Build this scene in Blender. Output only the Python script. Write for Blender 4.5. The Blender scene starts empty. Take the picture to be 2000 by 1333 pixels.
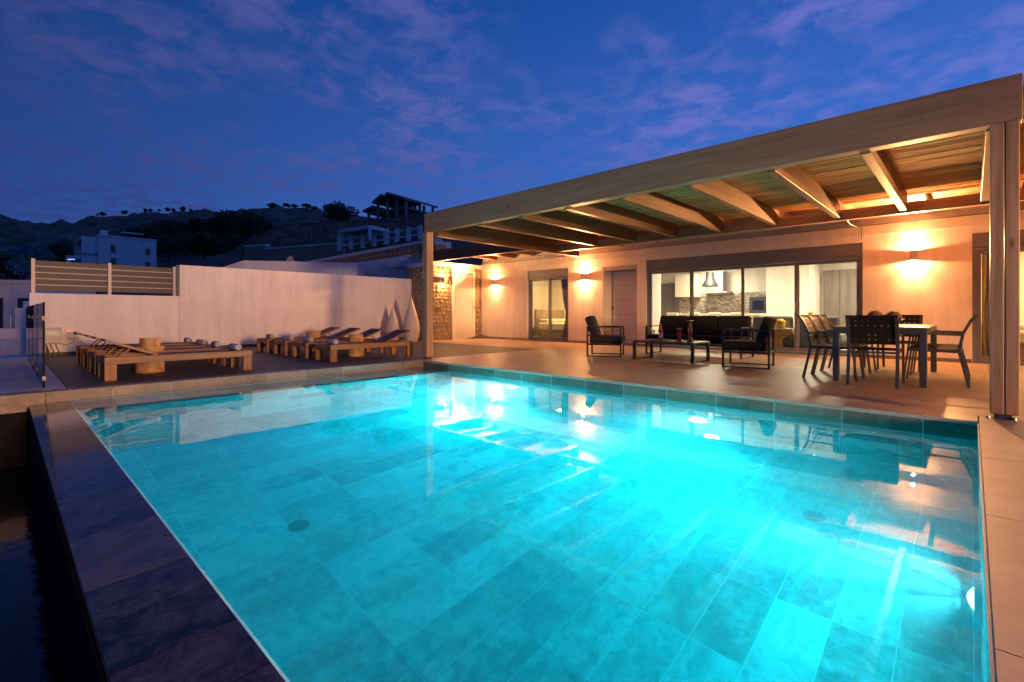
import bpy, bmesh, math, random
from mathutils import Vector, Matrix, Euler
random.seed(7)
PI = math.pi
S = bpy.context.scene
COL = S.collection

# ------------------------------------------------------------------ camera
FPX, HY = 946.0, 613.0                     # focal length / horizon row of the 2000 px wide photograph
YAW = math.radians(43.5)
CAM = (7.692, -5.608, 0.9)
FW = Vector((-math.sin(YAW), math.cos(YAW), 0)); RT = Vector((math.cos(YAW), math.sin(YAW), 0))
cd = bpy.data.cameras.new('camera'); cam = bpy.data.objects.new('camera', cd); COL.objects.link(cam)
cam.location = CAM; cam.rotation_euler = (PI/2, 0, YAW)
cd.sensor_width = 36.0; cd.lens = 36.0*FPX/2000; cd.shift_y = -(666.5-HY)/2000
cd.clip_start = 0.05; cd.clip_end = 4000
S.camera = cam

# ------------------------------------------------------------------ view + cycles
S.view_settings.view_transform = 'Standard'
S.view_settings.look = 'None'
S.view_settings.exposure = 0.0; S.view_settings.gamma = 1.0
S.view_settings.use_curve_mapping = False
S.render.engine = 'CYCLES'
cy = S.cycles
cy.max_bounces = 10; cy.diffuse_bounces = 4; cy.glossy_bounces = 4; cy.transmission_bounces = 8
cy.transparent_max_bounces = 12; cy.volume_bounces = 1
cy.sample_clamp_indirect = 16.0; cy.sample_clamp_direct = 0
cy.caustics_reflective = False; cy.caustics_refractive = True
cy.use_denoising = True

# ------------------------------------------------------------------ world: dusk sky
W = bpy.data.worlds.new('World'); S.world = W; W.use_nodes = True
def lin(r, g, b):
    f = lambda c: (c/12.92 if c <= 0.04045 else ((c+0.055)/1.055)**2.4)
    return (f(r/255), f(g/255), f(b/255), 1.0)
class NT:
    """tiny helper to write node trees"""
    def __init__(s, tree): s.t = tree; s.n = tree.nodes; s.l = tree.links
    def put(s, sock, v):
        if isinstance(v, bpy.types.NodeSocket): s.l.new(v, sock)
        elif isinstance(v, bpy.types.Node): s.l.new(v.outputs[0], sock)
        else: sock.default_value = v
    def node(s, typ, ins=None, **attrs):
        n = s.n.new(typ)
        for k, v in attrs.items(): setattr(n, k, v)
        for k, v in (ins or {}).items(): s.put(n.inputs[k], v)
        return n
    def math(s, op, a, b=0.0, clamp=False):
        n = s.n.new('ShaderNodeMath'); n.operation = op; n.use_clamp = clamp
        s.put(n.inputs[0], a); s.put(n.inputs[1], b); return n.outputs[0]
    def vmath(s, op, a, b=(0, 0, 0), out=0):
        n = s.n.new('ShaderNodeVectorMath'); n.operation = op
        s.put(n.inputs[0], a)
        if op == 'SCALE': s.put(n.inputs['Scale'], b)
        else: s.put(n.inputs[1], b)
        return n.outputs[out]
    def mix(s, f, a, b, blend='MIX'):
        n = s.n.new('ShaderNodeMix'); n.data_type = 'RGBA'; n.blend_type = blend
        s.put(n.inputs[0], f); s.put(n.inputs[6], a); s.put(n.inputs[7], b); return n.outputs[2]
    def noise(s, vec, scale, detail=4.0, rough=0.55, dist=0.0, w=None):
        n = s.n.new('ShaderNodeTexNoise')
        if w is not None: n.noise_dimensions = '4D'; s.put(n.inputs['W'], w)
        s.put(n.inputs['Vector'], vec); n.inputs['Scale'].default_value = scale
        n.inputs['Detail'].default_value = detail; n.inputs['Roughness'].default_value = rough
        n.inputs['Distortion'].default_value = dist
        return n.outputs[0]
    def ramp(s, f, stops):
        n = s.n.new('ShaderNodeValToRGB'); s.put(n.inputs[0], f); e = n.color_ramp.elements
        while len(e) < len(stops): e.new(0.5)
        for i, (p, c) in enumerate(stops):
            e[i].position = p; e[i].color = c if len(c) == 4 else (*c, 1)
        return n.outputs[0]
    def maprange(s, v, a, b, c=0.0, d=1.0):
        n = s.n.new('ShaderNodeMapRange'); s.put(n.inputs[0], v)
        for i, x in enumerate((a, b, c, d)): n.inputs[i+1].default_value = x
        return n.outputs[0]

def build_world():
    T = NT(W.node_tree); bg = T.n['Background']
    tc = T.node('ShaderNodeTexCoord'); d = T.vmath('NORMALIZE', tc.outputs['Generated'])
    sx = T.node('ShaderNodeSeparateXYZ', {0: d}); z = sx.outputs[2]
    el = T.maprange(z, 0.02, 0.55)
    sd = (RT*0.92 + FW*0.4).normalized()                       # where the sun went down
    az = T.maprange(T.vmath('DOT_PRODUCT', d, tuple(sd), out=1), -0.55, 0.95)
    left = T.mix(el, lin(42, 62, 124), lin(4, 44, 100))
    right = T.mix(el, lin(74, 124, 216), lin(32, 82, 168))
    sky = T.mix(az, left, right)
    # thin broken altocumulus: a flat sheet seen in perspective
    zz = T.math('ADD', T.math('MAXIMUM', z, 0.0), 0.10)
    cx = T.math('DIVIDE', sx.outputs[0], zz); cyy = T.math('DIVIDE', sx.outputs[1], zz)
    cv = T.node('ShaderNodeCombineXYZ', {0: cx, 1: cyy, 2: 0.0})
    n1 = T.noise(cv, 7.5, 6.0, 0.6, 0.25); n2 = T.noise(cv, 1.3, 3.0, 0.55, 0.3); n3 = T.noise(cv, 3.2, 4.0, 0.6)
    m = T.math('MULTIPLY', T.maprange(n1, 0.43, 0.63), T.maprange(n2, 0.40, 0.57))
    m = T.math('ADD', m, T.math('MULTIPLY', T.maprange(n3, 0.5, 0.72), T.maprange(n2, 0.40, 0.62, 0.0, 0.35)), clamp=True)
    m = T.math('MULTIPLY', m, T.maprange(z, 0.03, 0.16))
    ccol = T.mix(az, lin(42, 54, 108), lin(116, 118, 198))
    ccol = T.mix(T.maprange(z, 0.10, 0.34), lin(36, 46, 96), ccol)
    sky = T.mix(T.math('MULTIPLY', m, 0.72), sky, ccol)
    low = T.maprange(z, -0.12, 0.0)
    sky = T.mix(low, lin(16, 20, 40), sky)
    T.l.new(sky, bg.inputs[0]); bg.inputs[1].default_value = 1.18
build_world()

# ------------------------------------------------------------------ materials
MAT = {}
def newmat(name):
    m = bpy.data.materials.new(name); m.use_nodes = True
    T = NT(m.node_tree); b = T.n['Principled BSDF']; MAT[name] = m
    return m, T, b
def coords(T, rand=True, scale=(1, 1, 1)):
    tc = T.node('ShaderNodeTexCoord'); v = tc.outputs['Object']
    r = None
    if rand:
        oi = T.node('ShaderNodeObjectInfo'); r = oi.outputs['Random']
        off = T.node('ShaderNodeCombineXYZ', {0: T.math('MULTIPLY', r, 31.7), 1: T.math('MULTIPLY', r, 57.3), 2: T.math('MULTIPLY', r, 17.1)})
        v = T.vmath('ADD', v, off.outputs[0])
    v = T.vmath('MULTIPLY', v, scale)
    return v, r
def bump(T, b, h, strength=0.3, dist=0.01):
    n = T.node('ShaderNodeBump', {'Height': h}); n.inputs['Strength'].default_value = strength
    n.inputs['Distance'].default_value = dist; T.l.new(n.outputs[0], b.inputs['Normal'])
def plain(name, col, rough=0.6, metal=0.0, var=0.12, scale=8.0, bmp=0.0, spec=None):
    m, T, b = newmat(name); v, r = coords(T)
    n = T.noise(v, scale, 4)
    a = tuple(c*(1-var) for c in col[:3]); c2 = tuple(min(1, c*(1+var)) for c in col[:3])
    T.l.new(T.ramp(n, [(0.3, a), (0.7, c2)]), b.inputs['Base Color'])
    b.inputs['Roughness'].default_value = rough; b.inputs['Metallic'].default_value = metal
    if spec is not None: b.inputs['Specular IOR Level'].default_value = spec
    if bmp: bump(T, b, T.noise(v, scale*6, 3), bmp, 0.004)
    return m
def wood(name, axis, c1, c2, rough=0.55, knots=True, across=14.0, along=0.7, bm=0.25):
    m, T, b = newmat(name)
    sc = [across]*3; sc[axis] = along
    v, r = coords(T, True, tuple(sc))
    n = T.noise(v, 1.0, 6, 0.6, 0.5)
    fine = T.noise(T.vmath('MULTIPLY', v, (5, 5, 5)), 1.0, 3)
    f = T.math('ADD', T.math('MULTIPLY', n, 0.75), T.math('MULTIPLY', fine, 0.25))
    c = T.ramp(f, [(0.36, tuple(q*0.8 for q in c1)), (0.62, c2)])
    if r is not None:
        c = T.mix(T.math('MULTIPLY', r, 0.35), c, tuple(x*0.72 for x in c1)+(1,))
    if knots:
        ks = [5.0]*3; ks[axis] = 1.7
        kv, _ = coords(T, True, tuple(ks))
        vo = T.node('ShaderNodeTexVoronoi', {'Vector': kv}); vo.inputs['Scale'].default_value = 0.9
        k = T.maprange(vo.outputs['Distance'], 0.03, 0.10, 0.8, 0.0)
        c = T.mix(k, c, tuple(x*0.32 for x in c1)+(1,))
    T.l.new(c, b.inputs['Base Color']); b.inputs['Roughness'].default_value = rough
    bump(T, b, f, bm, 0.004)
    return m
PINE1, PINE2 = (0.34, 0.165, 0.085), (0.52, 0.285, 0.16)
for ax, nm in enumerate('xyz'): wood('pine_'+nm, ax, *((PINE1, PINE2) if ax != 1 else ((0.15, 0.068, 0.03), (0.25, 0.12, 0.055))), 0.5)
for ax, nm in enumerate('xyz'): wood('teak_'+nm, ax, (0.20, 0.075, 0.026), (0.36, 0.165, 0.06), 0.5, knots=False, across=22)
wood('teak_dark', 0, (0.06, 0.026, 0.014), (0.13, 0.06, 0.03), 0.55, knots=False, across=22)
wood('deck_wood', 1, (0.022, 0.018, 0.016), (0.065, 0.05, 0.042), 0.55, knots=False, across=16, along=1.2)
wood('bowl_wood', 2, (0.34, 0.19, 0.085), (0.55, 0.35, 0.17), 0.5, knots=False, across=9, along=9)
wood('honey_wood', 2, (0.55, 0.27, 0.06), (0.75, 0.42, 0.11), 0.45, knots=False)
wood('grey_wood', 2, (0.17, 0.14, 0.115), (0.24, 0.20, 0.165), 0.5, knots=False)

def stucco(name, col, bm=0.25, dirt=0.25):
    m, T, b = newmat(name); v, r = coords(T, False)
    n = T.noise(v, 1.1, 6, 0.65); st = T.noise(T.vmath('MULTIPLY', v, (4.5, 4.5, 0.3)), 1.5, 5, 0.6)
    f = T.math('ADD', T.math('MULTIPLY', n, 0.55), T.math('MULTIPLY', st, 0.45))
    c = T.ramp(f, [(0.30, tuple(x*(1-dirt) for x in col)), (0.58, col)])
    # a few hairline cracks
    vo = T.node('ShaderNodeTexVoronoi', {'Vector': T.vmath('ADD', v, T.vmath('SCALE', T.node('ShaderNodeTexNoise', {'Vector': v, 'Scale': 2.5}).outputs[1], 0.5))}, feature='DISTANCE_TO_EDGE')
    vo.inputs['Scale'].default_value = 0.32
    cr = T.math('MULTIPLY', T.maprange(vo.outputs['Distance'], 0.0, 0.0025, 0.3, 0.0), T.maprange(n, 0.48, 0.58))
    c = T.mix(cr, c, tuple(x*0.35 for x in col)+(1,))
    T.l.new(c, b.inputs['Base Color']); b.inputs['Roughness'].default_value = 0.85
    b.inputs['Specular IOR Level'].default_value = 0.2
    bump(T, b, T.noise(v, 60.0, 5, 0.7), bm, 0.01)
    return m
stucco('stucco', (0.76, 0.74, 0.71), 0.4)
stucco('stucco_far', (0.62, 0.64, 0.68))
stucco('plaster_in', (0.78, 0.74, 0.66), 0.05)

def slate(name, lo, hi, rough, streak=1.0, axis=1, spec=0.5, tone=0.4, bm=0.2):
    """stone look porcelain: every tile has its own veining and tone"""
    m, T, b = newmat(name)
    sc = [8.5, 8.5, 8.5]; sc[axis] = 2.4
    v, r = coords(T, True, tuple(sc))
    vein = T.noise(v, 1.0, 9, 0.72, 1.8)
    cloud = T.noise(T.vmath('MULTIPLY', v, (0.35, 0.35, 0.35)), 1.0, 4, 0.6, 0.6)
    r2 = T.math('FRACT', T.math('MULTIPLY', r, 17.31)); r3 = T.math('FRACT', T.math('MULTIPLY', r, 91.7))
    amp = T.math('MULTIPLY', T.math('ADD', T.math('POWER', r2, 2.0), 0.25), streak)
    f = T.math('ADD', T.math('MULTIPLY', T.math('SUBTRACT', vein, 0.5), amp), T.math('ADD', T.math('MULTIPLY', T.math('SUBTRACT', cloud, 0.5), 0.9), T.math('MULTIPLY', T.math('SUBTRACT', T.noise(T.vmath('ADD', coords(T, True)[0], (3.1, 7.7, 1.3)), 11.0, 8, 0.7, 0.8), 0.5), 1.0*min(streak, 1.8))))
    f = T.math('ADD', f, T.math('MULTIPLY', r3, tone)); f = T.math('ADD', f, 0.52-tone/2)
    c = T.ramp(f, [(0.12, lo), (0.85, hi)])
    warm = T.noise(T.vmath('MULTIPLY', v, (0.6, 0.6, 0.6)), 0.7, 3)
    c = T.mix(T.maprange(warm, 0.5, 0.75, 0, 0.3), c, (hi[0]*0.95, hi[1]*0.66, hi[2]*0.42, 1))
    T.l.new(c, b.inputs['Base Color']); b.inputs['Roughness'].default_value = rough
    b.inputs['Specular IOR Level'].default_value = spec
    bump(T, b, vein, bm, 0.004)
    return m
slate('pool_tile', (0.16, 0.165, 0.165), (0.74, 0.71, 0.66), 0.6, 1.9, 1, 0.5, 0.55)
slate('pool_tile_x', (0.16, 0.165, 0.165), (0.74, 0.71, 0.66), 0.6, 1.9, 0, 0.5, 0.55)
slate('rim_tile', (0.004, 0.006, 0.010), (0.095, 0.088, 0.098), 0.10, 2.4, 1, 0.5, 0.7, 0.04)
slate('coping_tile', (0.08, 0.065, 0.05), (0.26, 0.215, 0.165), 0.5, 1.2, 1)
slate('edge_slate', (0.05, 0.05, 0.035), (0.24, 0.22, 0.16), 0.5, 1.4, 0)
slate('terrace_tile', (0.36, 0.27, 0.195), (0.54, 0.43, 0.325), 0.42, 0.6, 0, 0.4, 0.25)
def travertine():
    m, T, b = newmat('travertine'); v, r = coords(T, True)
    big = T.noise(v, 2.2, 6, 0.65, 0.6)
    c = T.ramp(big, [(0.25, (0.27, 0.19, 0.15)), (0.75, (0.43, 0.32, 0.26))])
    pv = T.vmath('MULTIPLY', v, (9.0, 38.0, 9.0))
    pit = T.noise(pv, 1.0, 4, 0.7); pit = T.maprange(pit, 0.66, 0.72)
    patch = T.maprange(T.noise(v, 3.0, 2), 0.46, 0.6)
    pit = T.math('MULTIPLY', pit, patch)
    c = T.mix(T.math('MULTIPLY', pit, 0.75), c, (0.08, 0.05, 0.04, 1))
    T.l.new(c, b.inputs['Base Color']); b.inputs['Roughness'].default_value = 0.5
    h = T.math('SUBTRACT', T.math('MULTIPLY', T.noise(v, 26.0, 5, 0.7), 0.5), pit)
    bump(T, b, h, 0.5, 0.006)
travertine()
def stone():
    m, T, b = newmat('rubble_stone'); v, r = coords(T, True)
    c = T.ramp(T.noise(v, 9.0, 6, 0.7), [(0.25, (0.15, 0.105, 0.06)), (0.5, (0.36, 0.27, 0.16)), (0.8, (0.58, 0.48, 0.33))])
    c = T.mix(T.math('MULTIPLY', r, 0.55), c, (0.20, 0.13, 0.075, 1))
    T.l.new(c, b.inputs['Base Color']); b.inputs['Roughness'].default_value = 0.85
    bump(T, b, T.noise(v, 24.0, 6, 0.75), 0.9, 0.03)
stone()
plain('mortar', (0.30, 0.25, 0.18), 0.9, bmp=0.4)
plain('grout', (0.85, 0.84, 0.80), 0.8)
plain('grout_dark', (0.22, 0.19, 0.165), 0.8)
plain('aluminium', (0.15, 0.18, 0.225), 0.42, 0.0, 0.05)
plain('aluminium_light', (0.36, 0.36, 0.36), 0.5, 0.3, 0.05)
plain('steel', (0.30, 0.30, 0.31), 0.4, 0.9, 0.05)
plain('door_skylit_white', (0.60, 0.66, 0.76), 0.45, 0, 0.03)  # white leaf with bluish skylight put into its colour
plain('white_paint', (0.74, 0.73, 0.70), 0.45, 0, 0.03)
plain('black_metal', (0.022, 0.022, 0.024), 0.38, 0.0, 0.1)
plain('grey_metal', (0.055, 0.06, 0.075), 0.4, 0.2, 0.06)
plain('black_fabric', (0.022, 0.022, 0.025), 0.9, 0, 0.2, 30, 0.4, 0.2)
plain('strap', (0.014, 0.012, 0.011), 0.6, 0, 0.25, 30, 0.3, 0.2)
plain('strap_brown', (0.13, 0.07, 0.038), 0.5, 0, 0.35, 30, 0.3)
plain('table_top', (0.62, 0.55, 0.45), 0.35, 0, 0.08)
plain('dark_board', (0.040, 0.031, 0.027), 0.5, 0, 0.1)
plain('towel', (0.42, 0.42, 0.44), 0.95, 0, 0.12, 40, 0.8, 0.1)
plain('ceramic', (0.52, 0.48, 0.44), 0.6, 0, 0.04, 4, 0.1)
plain('concrete', (0.25, 0.23, 0.21), 0.9, 0, 0.25, 2.0, 0.3)
plain('slab_pale', (0.46, 0.44, 0.45), 0.6, 0, 0.12, 3.0, 0.2)
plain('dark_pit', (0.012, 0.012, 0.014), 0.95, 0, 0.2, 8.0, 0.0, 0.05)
plain('bark', (0.09, 0.065, 0.045), 0.9, 0, 0.3)
plain('dark_glass', (0.02, 0.025, 0.03), 0.08, 0, 0.1)
plain('grey_sofa', (0.20, 0.19, 0.18), 0.9, 0, 0.08, 20)
plain('cream_fabric', (0.72, 0.66, 0.52), 0.9, 0, 0.05, 20)
plain('curtain', (0.55, 0.40, 0.23), 0.9, 0, 0.1, 20)
plain('bed_linen', (0.72, 0.64, 0.5), 0.9, 0, 0.06, 10)
plain('headboard', (0.28, 0.21, 0.15), 0.8, 0, 0.1)
plain('cabinet', (0.70, 0.65, 0.53), 0.35, 0, 0.02)
plain('amber', (0.85, 0.42, 0.03), 0.3, 0, 0.1)
plain('lamp_grey', (0.045, 0.045, 0.04), 0.45, 0.0, 0.05)
plain('teal_panel', (0.02, 0.13, 0.15), 0.3, 0, 0.1)
plain('plastic_grey', (0.42, 0.41, 0.40), 0.5, 0, 0.05)
plain('red_glass', (0.42, 0.02, 0.04), 0.12, 0, 0.2)
plain('amber_glass', (0.22, 0.12, 0.09), 0.1, 0, 0.3)
plain('pine_cone', (0.16, 0.085, 0.045), 0.7, 0, 0.3, 30, 0.6)
plain('cable', (0.02, 0.02, 0.02), 0.6)
plain('foliage_dark', (0.030, 0.042, 0.020), 0.8, 0, 0.5, 1.5)
plain('foliage_mid', (0.045, 0.060, 0.030), 0.8, 0, 0.5, 1.5)
plain('foliage_teal_lit', (0.035, 0.17, 0.22), 0.7, 0, 0.4, 3)  # teal light falling on the olive tree is put into the leaf colour
def reed():
    m, T, b = newmat('reed'); v, r = coords(T, False, (1.1, 46.0, 1.0))
    n = T.noise(v, 1.0, 2, 0.6); big = T.noise(T.vmath('MULTIPLY', v, (0.8, 0.10, 1.0)), 1.0, 3)
    sep = T.node('ShaderNodeSeparateXYZ', {0: v})
    wn = T.node('ShaderNodeTexWhiteNoise', noise_dimensions='1D'); T.l.new(T.math('FLOOR', T.math('MULTIPLY', sep.outputs[1], 1.7)), wn.inputs['W'])
    n = T.math('ADD', T.math('MULTIPLY', n, 0.72), T.math('MULTIPLY', wn.outputs['Value'], 0.28))
    c = T.ramp(n, [(0.28, (0.34, 0.17, 0.045)), (0.48, (0.68, 0.39, 0.12)), (0.68, (0.88, 0.57, 0.22))])
    c = T.mix(T.maprange(big, 0.52, 0.75, 0.0, 0.25), c, (0.24, 0.10, 0.025, 1))
    T.l.new(c, b.inputs['Base Color']); b.inputs['Roughness'].default_value = 0.75; b.inputs['Specular IOR Level'].default_value = 0.2
reed()
def mosaic():
    m, T, b = newmat('mosaic'); v, r = coords(T, False)
    br = T.node('ShaderNodeTexBrick'); tcs = T.node('ShaderNodeSeparateXYZ', {0: v})
    cv = T.node('ShaderNodeCombineXYZ', {0: tcs.outputs[0], 1: tcs.outputs[2], 2: 0.0}); T.l.new(cv.outputs[0], br.inputs['Vector'])
    br.inputs['Color1'].default_value = (0.10, 0.075, 0.06, 1); br.inputs['Color2'].default_value = (0.55, 0.47, 0.38, 1)
    br.inputs['Mortar'].default_value = (0.4, 0.36, 0.3, 1); br.inputs['Scale'].default_value = 1.0
    br.inputs['Brick Width'].default_value = 0.10; br.inputs['Row Height'].default_value = 0.035; br.inputs['Mortar Size'].default_value = 0.003
    T.l.new(br.outputs[0], b.inputs['Base Color']); b.inputs['Roughness'].default_value = 0.3
mosaic()
def hill():
    m, T, b = newmat('hillside'); tc = T.node('ShaderNodeTexCoord'); v = tc.outputs['Object']
    n = T.noise(v, 0.05, 10, 0.72); n2 = T.noise(v, 0.6, 6, 0.7)
    f = T.math('ADD', T.math('MULTIPLY', n, 0.6), T.math('MULTIPLY', n2, 0.4))
    c = T.ramp(f, [(0.36, (0.025, 0.026, 0.018)), (0.48, (0.10, 0.075, 0.06)), (0.62, (0.26, 0.21, 0.18))])
    T.l.new(c, b.inputs['Base Color']); b.inputs['Roughness'].default_value = 0.95
    b.inputs['Specular IOR Level'].default_value = 0.1
    bump(T, b, f, 0.6, 1.0)
hill()
def emit(name, col, strength):
    m, T, b = newmat(name)
    b.inputs['Base Color'].default_value = (*col, 1); b.inputs['Emission Color'].default_value = (*col, 1)
    b.inputs['Emission Strength'].default_value = strength
    return m
WARM = (1.0, 0.455, 0.155)
emit('lamp_glow', (1.0, 0.72, 0.40), 7.0)
emit('pool_glow', (0.75, 0.95, 1.0), 30.0)
emit('led_red', (1.0, 0.05, 0.03), 6.0)
emit('led_blue', (0.25, 0.45, 1.0), 2.2)
emit('down_glow', (1.0, 0.85, 0.62), 8.0)
def glass():
    m, T, b = newmat('window_glass'); T.n.remove(b); out = T.n['Material Output']
    fr = T.node('ShaderNodeFresnel'); fr.inputs[0].default_value = 1.5
    tr = T.node('ShaderNodeBsdfTransparent'); tr.inputs[0].default_value = (0.93, 0.95, 0.94, 1)
    gl = T.node('ShaderNodeBsdfGlossy'); gl.inputs['Roughness'].default_value = 0.0
    mx = T.node('ShaderNodeMixShader', {0: fr.outputs[0], 1: tr.outputs[0], 2: gl.outputs[0]})
    T.l.new(mx.outputs[0], out.inputs[0])
glass()
WATER_Z = -0.12
def water():
    m, T, b = newmat('water'); T.n.remove(b); out = T.n['Material Output']
    v, r = coords(T, False)
    n = T.noise(v, 2.2, 3, 0.5, 0.3)
    bp = T.node('ShaderNodeBump', {'Height': n}); bp.inputs['Strength'].default_value = 0.006; bp.inputs['Distance'].default_value = 0.12
    g = T.node('ShaderNodeBsdfGlass', {'Normal': bp.outputs[0]}); g.inputs['IOR'].default_value = 1.333; g.inputs['Roughness'].default_value = 0.0
    T.l.new(g.outputs[0], out.inputs['Surface'])
    ab = T.node('ShaderNodeVolumeAbsorption'); ab.inputs['Color'].default_value = (0.0, 0.953, 0.985, 1); ab.inputs['Density'].default_value = 1.6
    sc = T.node('ShaderNodeVolumeScatter'); sc.inputs['Color'].default_value = (0.8, 0.95, 1, 1); sc.inputs['Density'].default_value = 0.22; sc.inputs['Anisotropy'].default_value = 0.0
    ad = T.node('ShaderNodeAddShader', {0: ab.outputs[0], 1: sc.outputs[0]})
    T.l.new(ad.outputs[0], out.inputs['Volume'])
water()
def still_water():
    m, T, b = newmat('dark_water')
    v, r = coords(T, False)
    b.inputs['Base Color'].default_value = (0.002, 0.003, 0.006, 1); b.inputs['Roughness'].default_value = 0.12; b.inputs['Specular IOR Level'].default_value = 0.25
    bump(T, b, T.noise(v, 6.0, 3), 0.08, 0.05)
still_water()

# ------------------------------------------------------------------ mesh builder
class MB:
    def __init__(s): s.v = []; s.f = []
    def add(s, vs, fs):
        o = len(s.v); s.v += [tuple(p) for p in vs]; s.f += [tuple(i+o for i in f) for f in fs]; return s
    def box(s, x0, x1, y0, y1, z0, z1):
        return s.add([(x0,y0,z0),(x1,y0,z0),(x1,y1,z0),(x0,y1,z0),(x0,y0,z1),(x1,y0,z1),(x1,y1,z1),(x0,y1,z1)],
                     [(0,3,2,1),(4,5,6,7),(0,1,5,4),(1,2,6,5),(2,3,7,6),(3,0,4,7)])
    def bar(s, p, q, w, h, up=(0, 0, 1)):
        p = Vector(p); q = Vector(q); d = (q-p).normalized(); u = Vector(up)
        a = d.cross(u)
        if a.length < 1e-4: a = d.cross(Vector((0, 1, 0)))
        a.normalize(); b = a.cross(d).normalized()
        c = [a*(-w/2)+b*(-h/2), a*(w/2)+b*(-h/2), a*(w/2)+b*(h/2), a*(-w/2)+b*(h/2)]
        return s.add([p+k for k in c]+[q+k for k in c], [(0,1,2,3),(7,6,5,4),(0,4,5,1),(1,5,6,2),(2,6,7,3),(3,7,4,0)])
    def tube(s, pts, r, n=8):
        pts = [Vector(p) for p in pts]; rs = r if isinstance(r, (list, tuple)) else [r]*len(pts)
        rings = []
        for i, p in enumerate(pts):
            d = (pts[min(i+1, len(pts)-1)]-pts[max(i-1, 0)]).normalized()
            a = d.cross(Vector((0, 0, 1)))
            if a.length < 1e-3: a = d.cross(Vector((0, 1, 0)))
            a.normalize(); b = d.cross(a)
            rings.append([p+(a*math.cos(2*PI*k/n)+b*math.sin(2*PI*k/n))*rs[i] for k in range(n)])
        vs = [v for R in rings for v in R]; fs = []
        for i in range(len(pts)-1):
            for k in range(n):
                fs.append((i*n+k, i*n+(k+1)%n, (i+1)*n+(k+1)%n, (i+1)*n+k))
        fs.append(tuple(range(n))[::-1]); fs.append(tuple(range((len(pts)-1)*n, len(pts)*n)))
        return s.add(vs, fs)
    def lathe(s, prof, n=20, c=(0, 0, 0), axis=2):
        vs = []; fs = []
        for r, z in prof:
            for k in range(n):
                x, y = r*math.cos(2*PI*k/n), r*math.sin(2*PI*k/n)
                p = {2: (x, y, z), 0: (z, x, y), 1: (y, z, x)}[axis]
                vs.append((c[0]+p[0], c[1]+p[1], c[2]+p[2]))
        for i in range(len(prof)-1):
            for k in range(n):
                fs.append((i*n+k, i*n+(k+1)%n, (i+1)*n+(k+1)%n, (i+1)*n+k))
        if prof[0][0] > 1e-6: fs.append(tuple(range(n))[::-1])
        if prof[-1][0] > 1e-6: fs.append(tuple(range((len(prof)-1)*n, len(prof)*n)))
        return s.add(vs, fs)
    def prism(s, poly, d0, d1, axis=1):
        """poly in the two other axes (x,z for axis 1; y,z for axis 0; x,y for axis 2)"""
        n = len(poly); P = lambda a, b, d: {1: (a, d, b), 0: (d, a, b), 2: (a, b, d)}[axis]
        vs = [P(a, b, d0) for a, b in poly]+[P(a, b, d1) for a, b in poly]
        fs = [tuple(range(n))[::-1], tuple(range(n, 2*n))]+[(i, (i+1)%n, n+(i+1)%n, n+i) for i in range(n)]
        return s.add(vs, fs)
    def mesh(s, name, mat, smooth=False, bev=0.0, seg=1, fixn=True):
        me = bpy.data.meshes.new(name); me.from_pydata(s.v, [], s.f)
        if fixn or bev:
            bm = bmesh.new(); bm.from_mesh(me)
            if smooth: bmesh.ops.remove_doubles(bm, verts=bm.verts, dist=1e-5)
            if fixn: bmesh.ops.recalc_face_normals(bm, faces=bm.faces)
            if bev:
                ed = [e for e in bm.edges if len(e.link_faces) == 2 and e.calc_face_angle(0) > 0.6]
                bmesh.ops.bevel(bm, geom=ed, offset=bev, segments=seg, profile=0.5, affect='EDGES', clamp_overlap=True)
            bm.to_mesh(me); bm.free()
        if smooth: me.polygons.foreach_set('use_smooth', [True]*len(me.polygons))
        me.materials.append(MAT[mat]); me.update()
        return me
    def build(s, name, mat, parent=None, loc=(0, 0, 0), rz=0.0, **k):
        return place(name, s.mesh(name, mat, **k), parent, loc, rz)
def place(name, me, parent=None, loc=(0, 0, 0), rz=0.0):
    o = bpy.data.objects.new(name, me); COL.objects.link(o)
    o.location = loc; o.rotation_euler = (0, 0, rz)
    if parent is not None: o.parent = parent
    return o
def tag(o, label=None, cat=None, group=None, kind=None):
    if label: o['label'] = label
    if cat: o['category'] = cat
    if group: o['group'] = group
    if kind: o['kind'] = kind
    return o
def thing(name, label, cat, loc=(0, 0, 0), rz=0.0, group=None):
    o = bpy.data.objects.new(name, None); COL.objects.link(o); o.empty_display_size = 0.1
    o.location = loc; o.rotation_euler = (0, 0, rz)
    return tag(o, label, cat, group)
def copy_tree(o, parent=None):
    c = o.copy(); COL.objects.link(c)
    if parent is not None: c.parent = parent
    for ch in list(o.children): copy_tree(ch, c)
    return c
def light(name, typ, loc, power, col, parent=None, direction=None, **k):
    ld = bpy.data.lights.new(name, typ); ld.energy = power; ld.color = col
    for a, v in k.items(): setattr(ld, a, v)
    o = bpy.data.objects.new(name, ld); COL.objects.link(o); o.location = loc
    if direction is not None: o.rotation_euler = Vector(direction).to_track_quat('-Z', 'Y').to_euler()
    if parent is not None: o.parent = parent
    return o
def pix(x, y, d):
    """the point that sits at depth d behind photograph pixel (x, y)"""
    p = Vector(CAM) + d*(FW + RT*((x-1000)/FPX)); return Vector((p.x, p.y, 0.9-(y-HY)*d/FPX))

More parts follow.
